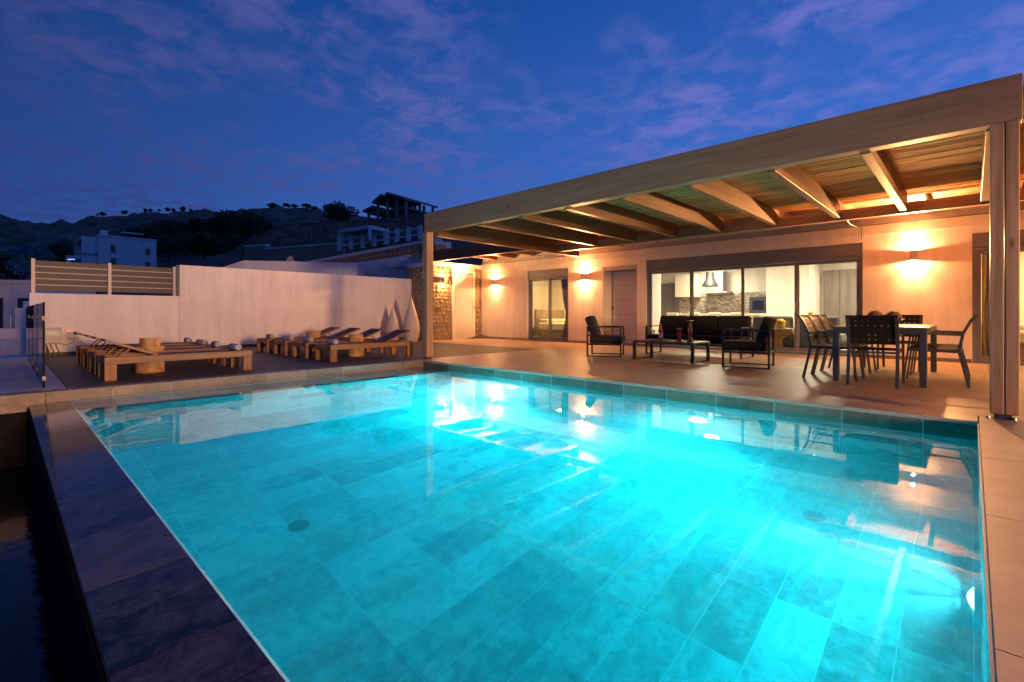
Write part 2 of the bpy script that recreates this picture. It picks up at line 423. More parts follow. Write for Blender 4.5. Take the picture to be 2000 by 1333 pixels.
# ================================================================== SETTING
# ---- pool -----------------------------------------------------------------
PX0, PX1, PY0, PY1, PZ = 0.0, 7.73, -5.06, 0.0, -1.78
BX, BZ = 0.80, -0.33                                # bench along the lounger side
pool = thing('swimming_pool', 'tiled swimming pool glowing turquoise in front of the terrace', 'pool')
m = MB()                                            # concrete shell, grout bed behind the tiles
m.box(-0.25, 8.1, -5.38, 0.3, PZ-0.3, PZ-0.0015)
m.box(-0.25, BX-0.0015, -5.05, 0.3, PZ-0.001, BZ-0.0015)
m.box(-0.25, -0.012, -5.05, 0.3, BZ-0.001, -0.03)
m.box(-0.0115, 8.1, 0.0015, 0.299, PZ-0.001, -0.03)
m.box(PX1+0.0015, 8.099, -5.379, 0.001, PZ-0.001, -0.06)
m.box(-0.249, PX1+0.001, -5.378, PY0-0.0015, PZ-0.0008, -0.157)
m.build('pool_shell', 'grout', pool)
def tiles(name, mat, parent, us, vs, fn, gap=0.006):
    """one object per tile; equal sizes share their mesh. fn(u0,u1,v0,v1) -> (origin, mesh maker)"""
    cache = {}
    for i in range(len(us)-1):
        for j in range(len(vs)-1):
            u0, u1, v0, v1 = us[i]+gap/2, us[i+1]-gap/2, vs[j]+gap/2, vs[j+1]-gap/2
            k = (round(u1-u0, 4), round(v1-v0, 4))
            org, mk = fn(u0, v0)
            if k not in cache: cache[k] = mk(*k).mesh(name, mat)
            place(name, cache[k], parent, org)
def steps(a, b, st, first=None):
    r = [a]; x = a + (first if first else st)
    while x < b-0.02: r.append(x); x += st
    r.append(b); return r
T0 = 0.011
tiles('floor_tile', 'pool_tile', pool, steps(BX, PX1, 0.3), steps(PY0, PY1, 0.6, 0.4),
      lambda u, v: ((u, v, PZ-T0), lambda a, b: MB().box(0, a, 0, b, 0, T0)))
tiles('bench_tile', 'pool_tile', pool, [0.0, BX], steps(PY0, PY1, 0.6, 0.4),
      lambda u, v: ((u, v, BZ-T0), lambda a, b: MB().box(0, a, 0, b, 0, T0)))
tiles('bench_wall_tile', 'pool_tile', pool, steps(PY0, PY1, 0.6, 0.4), steps(PZ, BZ-T0, 0.3),
      lambda u, v: ((BX-T0, u, v), lambda a, b: MB().box(0, T0, 0, a, 0, b)))
for _v, _m in ((steps(PZ, BZ, 0.3), 'pool_tile_x'), ([BZ, -0.03], 'edge_slate')): tiles('house_wall_tile', _m, pool, steps(PX0, PX1, 0.6, 0.18), _v,
      lambda u, v: ((u, 0.0, v), lambda a, b: MB().box(0, a, 0, T0, 0, b)))
tiles('side_wall_tile', 'pool_tile', pool, steps(PY0, PY1, 0.6, 0.4), steps(PZ, -0.06, 0.3),
      lambda u, v: ((PX1, u, v), lambda a, b: MB().box(0, T0, 0, a, 0, b)))
tiles('edge_wall_tile', 'pool_tile_x', pool, steps(PX0, PX1, 0.6, 0.18), steps(PZ, -0.16, 0.3),
      lambda u, v: ((u, PY0-T0, v), lambda a, b: MB().box(0, a, 0, T0, 0, b)))
# infinity edge: sloping rim tiles, pale chamfer just under the water
RO = -5.40
def rim(a, b): return MB().add([(0,0,-0.03),(a,0,-0.03),(a,b,-0.03),(0,b,-0.03),(0,0,-0.137+0.137-0.017),(a,0,-0.017),(a,b,0),(0,b,0)],
                     [(0,3,2,1),(4,5,6,7),(0,1,5,4),(1,2,6,5),(2,3,7,6),(3,0,4,7)])
tiles('rim_tile', 'rim_tile', pool, steps(0.003, PX1+0.6, 0.3, 0.2), [RO, PY0-0.004],
      lambda u, v: ((u, v, -0.1185), rim))
MB().box(-0.25, 8.4, -5.398, -5.075, -0.155, -0.150).build('rim_bed', 'grout_dark', pool)
MB().prism([(PY0-0.004, -0.126), (PY0+0.007, -0.134), (PY0+0.007, -0.170), (PY0-0.004, -0.170)], 0.0, PX1, 0).build('rim_chamfer', 'white_paint', pool)
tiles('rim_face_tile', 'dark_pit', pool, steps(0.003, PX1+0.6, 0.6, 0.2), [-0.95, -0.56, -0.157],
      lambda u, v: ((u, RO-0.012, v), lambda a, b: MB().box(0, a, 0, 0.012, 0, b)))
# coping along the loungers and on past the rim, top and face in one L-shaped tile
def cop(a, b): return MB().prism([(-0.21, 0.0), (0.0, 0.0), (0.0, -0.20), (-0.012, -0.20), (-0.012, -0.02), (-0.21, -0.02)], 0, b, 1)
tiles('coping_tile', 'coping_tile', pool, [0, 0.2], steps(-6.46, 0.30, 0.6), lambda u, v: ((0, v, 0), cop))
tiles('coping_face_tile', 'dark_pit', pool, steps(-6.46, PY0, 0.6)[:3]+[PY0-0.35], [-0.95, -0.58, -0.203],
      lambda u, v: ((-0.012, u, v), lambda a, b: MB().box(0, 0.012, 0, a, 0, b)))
# stone slabs right under the camera
tiles('edge_slab', 'travertine', pool, [PX1+0.005, 8.93, 10.13], [-6.16, -4.96, -3.77, -2.57, -1.37, 0.30],
      lambda u, v: ((u, v, -0.04), lambda a, b: MB().box(0, a, 0, b, 0, 0.04)))
MB().box(PX1-0.004, PX1+0.004, PY0-0.33, -0.004, -0.034, -0.010).build('edge_trim', 'aluminium_light', pool)
# drains
for (dx, dy) in ((3.86, -4.0), (6.78, -1.17)):
    d = MB().lathe([(0.0, 0.008), (0.07, 0.008), (0.08, 0.003), (0.08, 0.0)], 24).build('drain', 'grey_metal', pool, (dx, dy, PZ), smooth=False)
    for k in range(-2, 3): MB().box(-0.05, 0.05, k*0.022-0.005, k*0.022+0.005, 0.0082, 0.010).build('drain_slot', 'dark_pit', d)
# underwater lamps
LAMP_W = 228.0; BEAM_W = 700.0
for (x, y, z, dr, kl, kb) in ((2.42, 0, -0.95, (0, -1, 0), 1.2, 0.3), (5.38, 0, -1.08, (0, -1, 0), 0.62, 0.22), (PX1, -2.42, -0.95, (-1, 0, 0), 0.17, 1.3)):
    a = Vector(dr)
    ax = 1 if dr[0] == 0 else 0
    sg = -1 if dr[0]+dr[1] < 0 else 1
    rg = MB().lathe([(0.095, -0.0), (0.16, 0.0), (0.15, sg*0.03), (0.115, sg*0.03), (0.10, sg*0.012)], 28, axis=ax).build('underwater_lamp', 'white_paint', pool, (x, y, z))
    MB().lathe([(0.0, sg*0.055), (0.035, sg*0.049), (0.07, sg*0.034), (0.095, sg*0.012), (0.0, sg*0.004)], 24, axis=ax).build('lens', 'pool_glow', rg)
    light('underwater_light', 'AREA', Vector((x, y, z))+a*0.075, LAMP_W*kl, (0.62, 0.93, 1.0), pool, dr if dr[1] <= 0 else (0, 1, 0.45), shape='DISK', size=0.17, spread=math.radians(165 if dr[1] <= 0 else 105))
    if kb: light('underwater_beam', 'SPOT', Vector((x, y, z))+a*0.08, BEAM_W*kb, (0.66, 0.93, 1.0), pool, Vector(dr)+Vector((0, 0, -0.34 if ax else -0.04)), spot_size=math.radians(42), spot_blend=1.0, shadow_soft_size=0.03)
MB().box(PX0-0.006, PX1+0.006, PY0-0.012, PY1+0.006, PZ-0.006, WATER_Z).build('pool_water', 'water', fixn=True)
tag(bpy.data.objects['pool_water'], kind='structure')
# skimmer-like jets on the far wall
for x in (1.3, 3.6): MB().lathe([(0.0, -0.012), (0.03, -0.012), (0.04, 0.0)], 14, axis=1).build('water_inlet', 'white_paint', pool, (x, 0.0, -0.6))

# overflow trough below the infinity edge
tr = MB(); tr.box(-0.012, 9.5, -7.2, RO-0.016, -1.0, -0.95); tr.box(-0.012, 9.5, -7.4, -7.2, -1.0, -0.2)
tag(tr.build('overflow_trough', 'dark_pit'), kind='structure')
tag(MB().box(-0.012, 9.5, -7.2, RO-0.014, -0.949, -0.80).build('trough_water', 'dark_water'), kind='structure')

# ---- terrace and sunbathing deck -------------------------------------------
tg = MB(); tg.box(-0.22, 16.0, 0.302, 6.9, -0.2, -0.013); tg.box(-5.6, -0.22, 3.76, 6.9, -0.2, -0.013)
tg = tag(tg.build('terrace', 'grout_dark'), kind='structure')
tiles('paving_tile', 'terrace_tile', tg, steps(-0.215, 16.0, 1.2, 0.9), steps(0.303, 6.549, 0.6),
      lambda u, v: ((u, v, -0.012), lambda a, b: MB().box(0, a, 0, b, 0, 0.012)), 0.0035)
tiles('paving_tile', 'terrace_tile', tg, steps(-5.395, -0.215, 1.2), steps(3.765, 6.549, 0.6),
      lambda u, v: ((u, v, -0.012), lambda a, b: MB().box(0, a, 0, b, 0, 0.012)), 0.0035)
tiles('edge_tile', 'terrace_tile', tg, steps(0.0, PX1, 0.6, 0.18), [0.0, 0.30],
      lambda u, v: ((u, v, -0.026), lambda a, b: MB().box(0, a, -0.003, b, 0, 0.026)), 0.0035)
dk = tag(MB().box(-6.6, -0.213, -5.06, 3.755, -0.2, -0.016).build('sun_deck', 'grout_dark'), kind='structure')
cache = {}
x = -0.215; col = 0
while x > -6.55:
    w = min(0.2, x+6.59); y = -5.055; first = True
    while y < 3.74:
        ln = 1.2 if not first else (0.4, 0.8, 1.2)[col % 3]
        ln = min(ln, 3.75-y); first = False
        k = (round(w, 3), round(ln, 3))
        if k not in cache: cache[k] = MB().box(-w+0.002, -0.002, 0.002, ln-0.002, -0.016, 0.0).mesh('deck_plank', 'deck_wood')
        place('deck_plank', cache[k], dk, (x, y, 0)); y += ln
    x -= 0.2; col += 1
# pale ledge outside the glass rail, then the drop to the neighbours
lg = tag(MB().box(-7.5, -0.214, -9.5, -5.064, -0.25, -0.006).build('outer_ledge', 'slab_pale'), kind='structure')

# ---- house -----------------------------------------------------------------
YF = 6.55
house = thing('house', 'low white house with grey sliding doors opening onto the terrace', 'house')
wl = MB()
def wall_seg(x0, x1, z0, z1): wl.box(x0, x1, YF, YF+0.25, z0, z1)
OPEN = [(-3.13, -1.43, 2.33), (-0.17, 0.95, 2.27), (1.22, 6.07, 2.36), (7.70, 10.6, 2.36)]
xs = -5.40
for (a, b, t) in OPEN:
    wall_seg(xs, a, -0.1, 2.49); wall_seg(a, b, t, 2.49); xs = b
wall_seg(xs, 16.0, -0.1, 2.49)
wl.build('front_wall', 'stucco', house)
MB().box(-5.40, 16.0, YF-0.035, 12.4, 2.492, 2.685).build('roof_slab', 'stucco', house)
gt = MB().box(-5.3, 16.0, YF-0.055, YF+0.1, 2.70, 2.80).build('gutter', 'aluminium_light', house)
MB().box(-5.3, 16.0, YF-0.03, 12.2, 2.801, 2.969).build('parapet', 'stucco', house)
xs = -5.38
for (a, b, t) in OPEN: MB().box(xs, a-0.004, YF-0.012, YF-0.0005, 0.0, 0.07).build('skirting', 'coping_tile', house); xs = b+0.004
# window and doors
def sliding(x0, x1, zt, panes, name, zb=2.10):
    """roller box, outer frame, sashes with panes"""
    y = YF+0.10
    root = MB().box(x0, x1, YF+0.035, YF+0.22, zb, zt).build(name, 'aluminium', house, bev=0.004)
    MB().box(x0+0.002, x1-0.002, YF+0.028, YF+0.034, zb+0.005, zb+0.03).build('box_lip', 'aluminium', root)
    f = MB(); f.box(x0, x0+0.06, y-0.05, y+0.1, 0.0, zb-0.001); f.box(x1-0.06, x1, y-0.05, y+0.1, 0, zb-0.001)
    f.box(x0+0.061, x1-0.061, y-0.05, y+0.1, 0, 0.045); f.box(x0+0.061, x1-0.061, y-0.05, y+0.1, zb-0.05, zb-0.002)
    f.build('frame', 'aluminium', root)
    for i, (a, b) in enumerate(panes):
        yy = y+0.045 if i % 2 else y
        s = MB(); w = 0.062
        s.box(a, a+w, yy-0.02, yy+0.02, 0.05, zb-0.055); s.box(b-w, b, yy-0.02, yy+0.02, 0.05, zb-0.055)
        s.box(a+w, b-w, yy-0.02, yy+0.02, 0.05, 0.13); s.box(a+w, b-w, yy-0.02, yy+0.02, zb-0.12, zb-0.055)
        s.build('sash', 'aluminium', root, bev=0.003)
        MB().box(a+w, b-w, yy-0.004, yy+0.004, 0.13, zb-0.12).build('pane', 'window_glass', root)
        MB().box(b-0.05, b-0.025, yy-0.05, yy-0.021, 0.95, 1.15).build('handle', 'aluminium_light', root)
    return root
sliding(-3.13, -1.43, 2.33, [(-3.07, -2.22), (-2.28, -1.49)], 'bedroom_door')
sliding(1.22, 6.07, 2.36, [(1.28, 2.47), (2.42, 3.72), (3.68, 4.87), (4.83, 6.01)], 'glass_sliding_door')
sliding(7.70, 10.6, 2.36, [(7.755, 9.15), (9.1, 10.5)], 'side_glass_door')
# white door in its grey reveal, leaf with horizontal grooves
dr = MB(); MB().box(-0.168, -0.14, YF+0.02, YF+0.9, 0, 2.266).build('reveal', 'stucco', house); dr.box(-0.139, 0.95, YF+0.02, YF+0.50, 2.155, 2.268); dr.box(0.905, 0.949, YF+0.01, YF+0.50, 0, 2.154)
dr = dr.build('white_door', 'aluminium_light', house)
for k in range(5):
    MB().box(-0.095, 0.90, YF+0.42, YF+0.46, 0.02+k*0.426, 0.02+(k+1)*0.426-0.008).build('door_panel', 'door_skylit_white', dr)
MB().box(-0.139, -0.10, YF+0.44, YF+0.48, 0.0, 2.15).build('door_gap', 'black_metal', dr)
MB().box(-0.06, -0.04, YF+0.38, YF+0.419, 1.0, 1.12).build('handle', 'steel', dr)
MB().box(-0.139, 0.95, YF+0.501, YF+0.53, 0, 2.27).build('door_back', 'aluminium', dr)
# louvred shutter door in the rubble side wall
SWX = -5.40
sh = thing('louvred_door', 'tall white louvred shutter door set in the stone side wall', 'shutter door')
y0, y1, z0, z1 = 5.17, 6.21, 0.0, 2.44
f = MB(); f.box(SWX-0.03, SWX+0.03, y0, y0+0.09, z0, z1); f.box(SWX-0.03, SWX+0.03, y1-0.09, y1, z0, z1)
f.box(SWX-0.03, SWX+0.03, y0+0.09, y1-0.09, z0, z0+0.12); f.box(SWX-0.03, SWX+0.03, y0+0.09, y1-0.09, z1-0.1, z1)
f.build('frame', 'white_paint', sh)
sl = MB().prism([(-0.004, -0.030), (0.004, -0.026), (0.004, 0.034), (-0.004, 0.030)], 0, y1-y0-0.18, 1)
me = MB().add([(-0.02, 0, 0.032), (-0.012, 0, 0.036), (0.022, 0, -0.026), (0.014, 0, -0.030),
               (-0.02, y1-y0-0.18, 0.032), (-0.012, y1-y0-0.18, 0.036), (0.022, y1-y0-0.18, -0.026), (0.014, y1-y0-0.18, -0.030)],
              [(0,1,2,3),(7,6,5,4),(0,4,5,1),(1,5,6,2),(2,6,7,3),(3,7,4,0)]).mesh('slat', 'white_paint')
z = z0+0.15
while z < z1-0.12: place('slat', me, sh, (SWX, y0+0.09, z)); z += 0.062
MB().box(SWX-0.04, SWX-0.032, y0+0.01, y1-0.01, z0+0.01, z1-0.01).build('shade_backing', 'grey_wood', sh)  # darker sheet added to draw the shade between the slats
MB().box(SWX+0.031, SWX+0.05, y1-0.055, y1-0.035, 1.05, 1.2).build('handle', 'steel', sh)

# rubble side wall: core, white capping, stones
sw = thing('stone_wall', 'rough rubble stone wall at the far left end of the house', 'stone wall')
c = MB(); c.box(-6.8, SWX-0.045, 4.33, 6.8, -0.1, 2.52); c.build('core', 'mortar', sw)
MB().box(-6.85, SWX+0.05, 4.26, 6.545, 2.521, 2.66).build('capping', 'stucco', sw)
def rubble(parent, u0, u1, v0, v1, row, wmin, wmax, to3, skip=None, mat='rubble_stone', dep=(0.02, 0.06)):
    """staggered courses of irregular stones; to3(u, v, depth) maps wall coordinates to space"""
    rows = []; v = v0
    while v < v1-0.02:
        h = min(random.uniform(row*0.75, row*1.25), v1-v)
        if v1-(v+h) < row*0.4: h = v1-v
        rows.append((v, v+h)); v += h
    for (a, b) in rows:
        u = u0 - random.uniform(0, wmin)
        while u < u1:
            w = random.uniform(wmin, wmax); ua, ub = max(u, u0), min(u+w, u1); u += w
            if ub-ua < 0.04: continue
            if skip and skip((ua+ub)/2, (a+b)/2): continue
            g = 0.010; j = lambda s: random.uniform(-s, s)
            hw, hh = (ub-ua)/2-g, (b-a)/2-g; cu, cv = (ua+ub)/2, (a+b)/2
            n = 7; ph = random.uniform(0, 1); poly = []
            for k in range(n):
                an = 2*PI*(k+ph*0.4)/n; e = 3.2
                ca, sa = math.cos(an), math.sin(an)
                r = (abs(ca)**e+abs(sa)**e)**(-1/e)
                poly.append((cu+hw*r*ca*random.uniform(0.86, 1.06), cv+hh*r*sa*random.uniform(0.86, 1.06)))
            d = random.uniform(*dep); q = []
            vs = [to3(p[0], p[1], 0.0) for p in poly]+[to3(p[0], p[1], d*0.6) for p in poly]
            vs += [to3(cu+(p[0]-cu)*0.72+j(0.006), cv+(p[1]-cv)*0.72+j(0.006), d+j(0.006)) for p in poly]
            fs = []
            for lay in (0, 1):
                for k in range(n): fs.append((lay*n+k, lay*n+(k+1)%n, (lay+1)*n+(k+1)%n, (lay+1)*n+k))
            fs.append(tuple(range(2*n, 3*n)))
            MB().add(vs, fs).build('stone', mat, parent)
rubble(sw, 4.34, 5.16, 0.0, 2.51, 0.15, 0.13, 0.30, lambda u, v, d: (SWX-0.045+d, u, v))
rubble(sw, 6.22, 6.54, 0.0, 2.51, 0.17, 0.14, 0.26, lambda u, v, d: (SWX-0.045+d, u, v))
rubble(sw, -6.55, SWX-0.05, 0.0, 2.51, 0.17, 0.16, 0.34, lambda u, v, d: (u, 4.33-d, v))
MB().box(SWX-0.044, SWX-0.02, 5.165, 6.215, 2.445, 2.52).build('lintel', 'stucco', sw)

# ---- white garden wall and slatted screen ------------------------------------
gw = thing('garden_wall', 'plain white rendered garden wall behind the sun loungers', 'wall')
MB().box(-6.86, -6.60, -5.21, -2.565, -0.3, 1.335).build('low_wall', 'stucco', gw, bev=0.006)
MB().box(-6.86, -6.60, -2.563, 4.32, -0.3, 2.115).build('high_wall', 'stucco', gw, bev=0.006)
MB().box(-6.60, -6.585, -5.2, 4.3, 0.0, 0.07).build('skirting', 'deck_wood', gw)
sc = thing('slatted_screen', 'dark slatted screen with pale rails on the low garden wall', 'fence')
for y in (-5.15, -3.90, -2.66):
    p = MB(); p.box(-6.70, -6.64, y-0.03, y+0.03, 1.336, 2.06); p.build('post', 'aluminium_light', sc)
for (a, b) in ((-5.115, -3.935), (-3.865, -2.695)):
    for k in range(5):
        MB().box(-6.685, -6.665, a, b, 1.395+k*0.131, 1.395+k*0.131+0.108).build('slat', 'dark_board', sc)
        if k < 4: MB().box(-6.685, -6.655, a, b, 1.506+k*0.131, 1.522+k*0.131).build('rail', 'aluminium_light', sc)
MB().box(-6.72, -6.62, -2.625, -2.57, 1.336, 2.10).build('end_post', 'grey_metal', sc)

# ---- glass rail ----------------------------------------------------------------
gr = thing('glass_rail', 'frameless glass rail on the left edge of the deck', 'glass fence')
X = [-0.16, -1.5, -2.95, -4.4, -5.85]
for a, b in zip(X, X[1:]):
    p = MB().box(b+0.01, a-0.01, -5.276, -5.262, 0.03, 1.03).build('glass_pane', 'window_glass', gr)
    MB().box(a-0.016, a-0.0095, -5.279, -5.259, 0.028, 1.034).build('edge_strip', 'dark_pit', p)
    for z in (0.12, 0.82): MB().box(a-0.05, a+0.03, -5.285, -5.253, z, z+0.05).build('clamp', 'black_metal', p)

# ---- pergola ---------------------------------------------------------------
pg = thing('pergola', 'long timber pergola with reed ceiling over the terrace', 'pergola')
BZ0, BZ1, BY = 2.535, 2.925, 0.29
MB().box(-0.36, 8.005, BY, BY+0.15, BZ0, BZ1).build('front_beam', 'pine_x', pg, bev=0.006)
MB().box(8.016, 16.0, BY+0.01, BY+0.15, BZ0, BZ1).build('front_beam', 'pine_x', pg, bev=0.006)
MB().box(-0.085, 16.0, 4.28, 4.40, 2.50, 2.672).build('back_beam', 'pine_x', pg, bev=0.005)
RX = [1.13, 2.15, 3.12, 4.07, 5.06, 6.03, 6.91, 7.83, 8.85, 9.8, 10.8, 11.8, 12.8, 13.8]
for x in RX:
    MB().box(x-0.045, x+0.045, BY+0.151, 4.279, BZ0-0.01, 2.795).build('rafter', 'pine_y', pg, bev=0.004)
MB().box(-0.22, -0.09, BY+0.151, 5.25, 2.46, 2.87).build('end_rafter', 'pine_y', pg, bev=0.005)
# reed mat: hundreds of canes lying along the beam, joined into one part
r = MB(); y = BY+0.16
while y < 4.5:
    z = 2.808+random.uniform(-0.010, 0.006); d = random.uniform(0.016, 0.024)
    n = 4; segs = [(-0.08, 3.4), (3.4, 7.2), (7.2, 11.0), (11.0, 16.0)]
    for a, b in segs:
        za = z+random.uniform(-0.003, 0.003); w = random.uniform(0.0065, 0.0095)
        r.add([(a, y-w, za), (a, y-w*0.4, za-w), (a, y+w*0.5, za-w), (a, y+w, za+0.004),
               (b, y-w, za), (b, y-w*0.4, za-w), (b, y+w*0.5, za-w), (b, y+w, za+0.004)],
              [(0,1,5,4), (1,2,6,5), (2,3,7,6)])
    y += d
tag(r.build('reed_mat', 'reed', pg, fixn=False), kind='stuff')
MB().box(-0.10, 16.0, BY+0.152, 4.55, 2.822, 2.86).build('roof_board', 'teak_dark', pg)
# single far post, double near post with steel shoes
MB().box(-0.335, -0.19, BY-0.06, BY+0.10, 0.03, BZ0-0.001).build('post', 'pine_z', pg, bev=0.006)
MB().box(-0.31, -0.215, BY-0.04, BY+0.08, 0.0, 0.03).build('post_shoe', 'grey_metal', pg)
MB().box(7.808, 7.894, BY-0.012, BY+0.18, 0.035, BZ0-0.001).build('post', 'pine_z', pg, bev=0.006)
MB().box(7.900, 7.986, BY-0.012, BY+0.18, 0.035, BZ0-0.001).build('post', 'pine_z', pg, bev=0.006)
s = MB(); s.box(7.83, 7.94, BY-0.03, BY+0.17, 0.0, 0.034); s.build('post_shoe', 'grey_metal', pg)
for bx in (7.795, 7.955): MB().lathe([(0.0, 0.022), (0.014, 0.02), (0.016, 0.0)], 10).build('bolt', 'steel', pg, (bx, BY-0.03, 0.001))
# lower canopy along the house wall, left of and behind the main roof
lc = thing('wall_canopy', 'second timber canopy between the pergola and the house wall', 'pergola')
MB().box(-5.35, -0.225, 4.28, 4.40, 2.64, 2.97).build('front_beam', 'teak_dark', lc, bev=0.005)
for x in (-4.6, -3.7, -2.8, -1.9, -1.0, 0.5, 1.6, 2.7, 3.8, 4.9, 6.0, 7.1, 8.2, 9.3):
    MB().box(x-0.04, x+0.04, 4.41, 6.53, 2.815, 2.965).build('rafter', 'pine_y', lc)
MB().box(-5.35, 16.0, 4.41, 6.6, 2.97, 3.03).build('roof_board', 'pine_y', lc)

# ---- wall lamps -------------------------------------------------------------
SCP = 80.0; SCB = 85.0; SCT = 1500.0; GARDEN_W = 25000.0
def sconce(label, pos, rz, k=1.0, kt=1.0):
    """up-and-down wall lamp; local -Y points away from the wall"""
    t = thing('wall_lamp', label, 'wall lamp', pos, rz, 'up and down wall lamps on the house')
    h = MB(); w, d, hh = 0.052, 0.15, 0.085
    h.box(-w, w, -d, -d+0.006, -hh, hh); h.box(-w, w, -0.012, -0.006, -hh, hh)
    h.box(-w, -w+0.006, -d+0.006, -0.012, -hh, hh); h.box(w-0.006, w, -d+0.006, -0.012, -hh, hh)
    h.build('housing', 'aluminium_light', t)
    MB().box(-0.035, 0.035, -0.006, 0.0, -0.06, 0.06).build('wall_plate', 'aluminium_light', t)
    for sg in (1, -1):
        MB().lathe([(0.0, 0.0), (0.034, 0.0), (0.034, 0.004), (0.0, 0.004)], 16).build('lens', 'lamp_glow', t, (0, -0.085, sg*(hh-0.03)))
        light('lamp_light', 'SPOT', (0, -0.105, sg*(hh+0.004)), SCP*k, WARM, t, (0, 0, sg), spot_size=math.radians(173), spot_blend=0.12, shadow_soft_size=0.022)
        light('lamp_beam', 'SPOT', (0, -0.105, sg*(hh+0.006)), SCB*k, WARM, t, (0, -0.12, sg), spot_size=math.radians(96), spot_blend=0.8, shadow_soft_size=0.022)
    light('lamp_throw', 'SPOT', (0, -0.17, hh+0.02), SCT*kt, WARM, t, (0, -0.86, 0.5), spot_size=math.radians(116), spot_blend=0.7, shadow_soft_size=0.03)
    return t
sconce('wall lamp between the stone wall corner and the bedroom door', (-4.65, YF, 2.02), 0, 0.7, 0.8)
sconce('wall lamp between the bedroom door and the white door', (-0.80, YF, 2.02), 0, 1.0, 1.5)
sconce('wall lamp above the dining table', (6.88, YF, 2.025), 0, 1.0, 1.5)
sconce('wall lamp on the rubble stone wall', (SWX+0.02, 4.74, 2.05), PI/2, 0.8, 0.3)
# switch and cable on the wall
sconce('wall lamp on the pier beyond the right glass door', (11.0, YF, 2.02), 0, 1.0, 3.0)
sconce('wall lamp at the far right end of the house wall', (13.8, YF, 2.02), 0)
tag(MB().box(-3.81, -3.73, YF-0.012, YF-0.001, 1.0, 1.08).build('wall_socket', 'white_paint', bev=0.003), 'small white socket on the wall left of the bedroom door', 'wall socket')
tag(MB().tube([(6.05, 4.27, 2.68), (6.06, 5.2, 2.55), (6.07, 6.44, 2.64), (6.07, 6.44, 2.50), (6.05, 6.52, 2.44)], 0.006, 6).build('cable', 'cable'), 'thin cable hanging from the roof edge beside the sliding door', 'cable')

# ---- garden lamp on a post to the right of the view: its low warm light throws the vase shadows on the garden wall
gl = thing('garden_lamp', 'garden lamp on a post far to the right of the terrace', 'lamp post', (27.0, -5.0, -3.3))
MB().tube([(0, 0, 0), (0, 0, 5.45)], 0.05, 12).build('pole', 'black_metal', gl)
MB().lathe([(0.0, 5.95), (0.22, 5.86), (0.24, 5.82), (0.0, 5.82)], 20).build('cap', 'black_metal', gl)
MB().lathe([(0.0, 5.45), (0.09, 5.46), (0.14, 5.6), (0.14, 5.78), (0.0, 5.80)], 20).build('globe', 'lamp_glow', gl)
light('garden_light', 'SPOT', (-0.18, 0.03, 5.62), GARDEN_W, (1.0, 0.49, 0.205), gl, (-1.0, 0.15, -0.62), spot_size=math.radians(69), spot_blend=0.07, shadow_soft_size=1.2)
# ================================================================== FURNITURE
# ---- sun loungers
def lounger_mesh():
    t = thing('sun_lounger', '', 'sun lounger')
    L, Wd, H, rh = 1.82, 0.66, 0.315, 0.095
    for sx in (-1, 1):
        x = sx*(Wd/2-0.03)
        MB().box(x-0.03, x+0.03, -L/2, L/2, H-rh, H).build('side_rail', 'teak_y', t, bev=0.004)
        for sy in (-1, 1):
            y = sy*(L/2-0.065)
            MB().box(x-0.03, x+0.03, y-0.065, y+0.065, 0.0, H-rh-0.001).build('leg', 'teak_z', t, bev=0.004)
    for sy in (-1, 1): MB().box(-Wd/2+0.061, Wd/2-0.061, sy*(L/2-0.03)-0.025, sy*(L/2-0.03)+0.025, H-rh, H-0.004).build('end_rail', 'teak_x', t)
    sl = MB().box(-Wd/2+0.062, Wd/2-0.062, 0, 0.058, H-0.028, H-0.008).mesh('slat', 'teak_dark')
    y = -L/2+0.07
    while y < 0.29: place('slat', sl, t, (0, y, 0)); y += 0.074
    # raised backrest: frame with a dark lattice
    a = math.radians(21); BL = 0.62
    fr = MB(); iw = Wd/2-0.068
    fr.box(-iw, -iw+0.05, 0, BL, -0.016, 0.016); fr.box(iw-0.05, iw, 0, BL, -0.016, 0.016)
    fr.box(-iw+0.051, iw-0.051, BL-0.05, BL, -0.016, 0.016); fr.box(-iw+0.051, iw-0.051, 0, 0.05, -0.016, 0.016)
    back = fr.build('backrest', 'teak_y', t, (0, 0.31, H+0.0)); back.rotation_euler = (a, 0, 0)
    bs = MB().box(-iw+0.05, iw-0.05, 0, 0.046, -0.008, 0.008).mesh('slat', 'teak_dark')
    for k in range(8): place('slat', bs, back, (0, 0.062+k*0.063, 0))
    cr = MB().box(-0.013, 0.013, 0.05, BL-0.05, -0.014, -0.0085).mesh('cross_slat', 'teak_dark')
    for k in (-0.14, 0.0, 0.14): place('cross_slat', cr, back, (k, 0, 0))
    for sx in (-0.2, 0.2): MB().bar((sx, 0.62, H+0.10), (sx, 0.78, H-0.05), 0.018, 0.018, (1, 0, 0)).build('strut', 'teak_y', t)
    return t
LN = lounger_mesh(); first = True
def put_lounger(x, y, rz, label, group):
    global first
    o = LN if first else copy_tree(LN); first = False
    o.location = (x, y, 0); o.rotation_euler = (0, 0, rz); tag(o, label, 'sun lounger', group)
    return o
LX = [-0.98, -1.97, -2.84, -3.84]; RXL = [-1.26, -2.32, -3.34, -4.38]
lw = ['nearest the pool in the left row, below the stacked bowls', 'second from the pool in the left row, beside the stacked bowls',
      'third from the pool in the left row', 'closest to the white wall in the left row']
rw = ['nearest the pool in the right row, left of the pergola post', 'second from the pool in the right row, behind the single bowl',
      'third from the pool in the right row', 'closest to the white wall in the right row, left of the vases']
for x, l in zip(LX, lw): put_lounger(x, -3.76, PI, 'wooden sun lounger '+l, 'sun loungers in the left row')
for x, l in zip(RXL, rw): put_lounger(x, -0.50, 0, 'wooden sun lounger '+l, 'sun loungers in the right row')
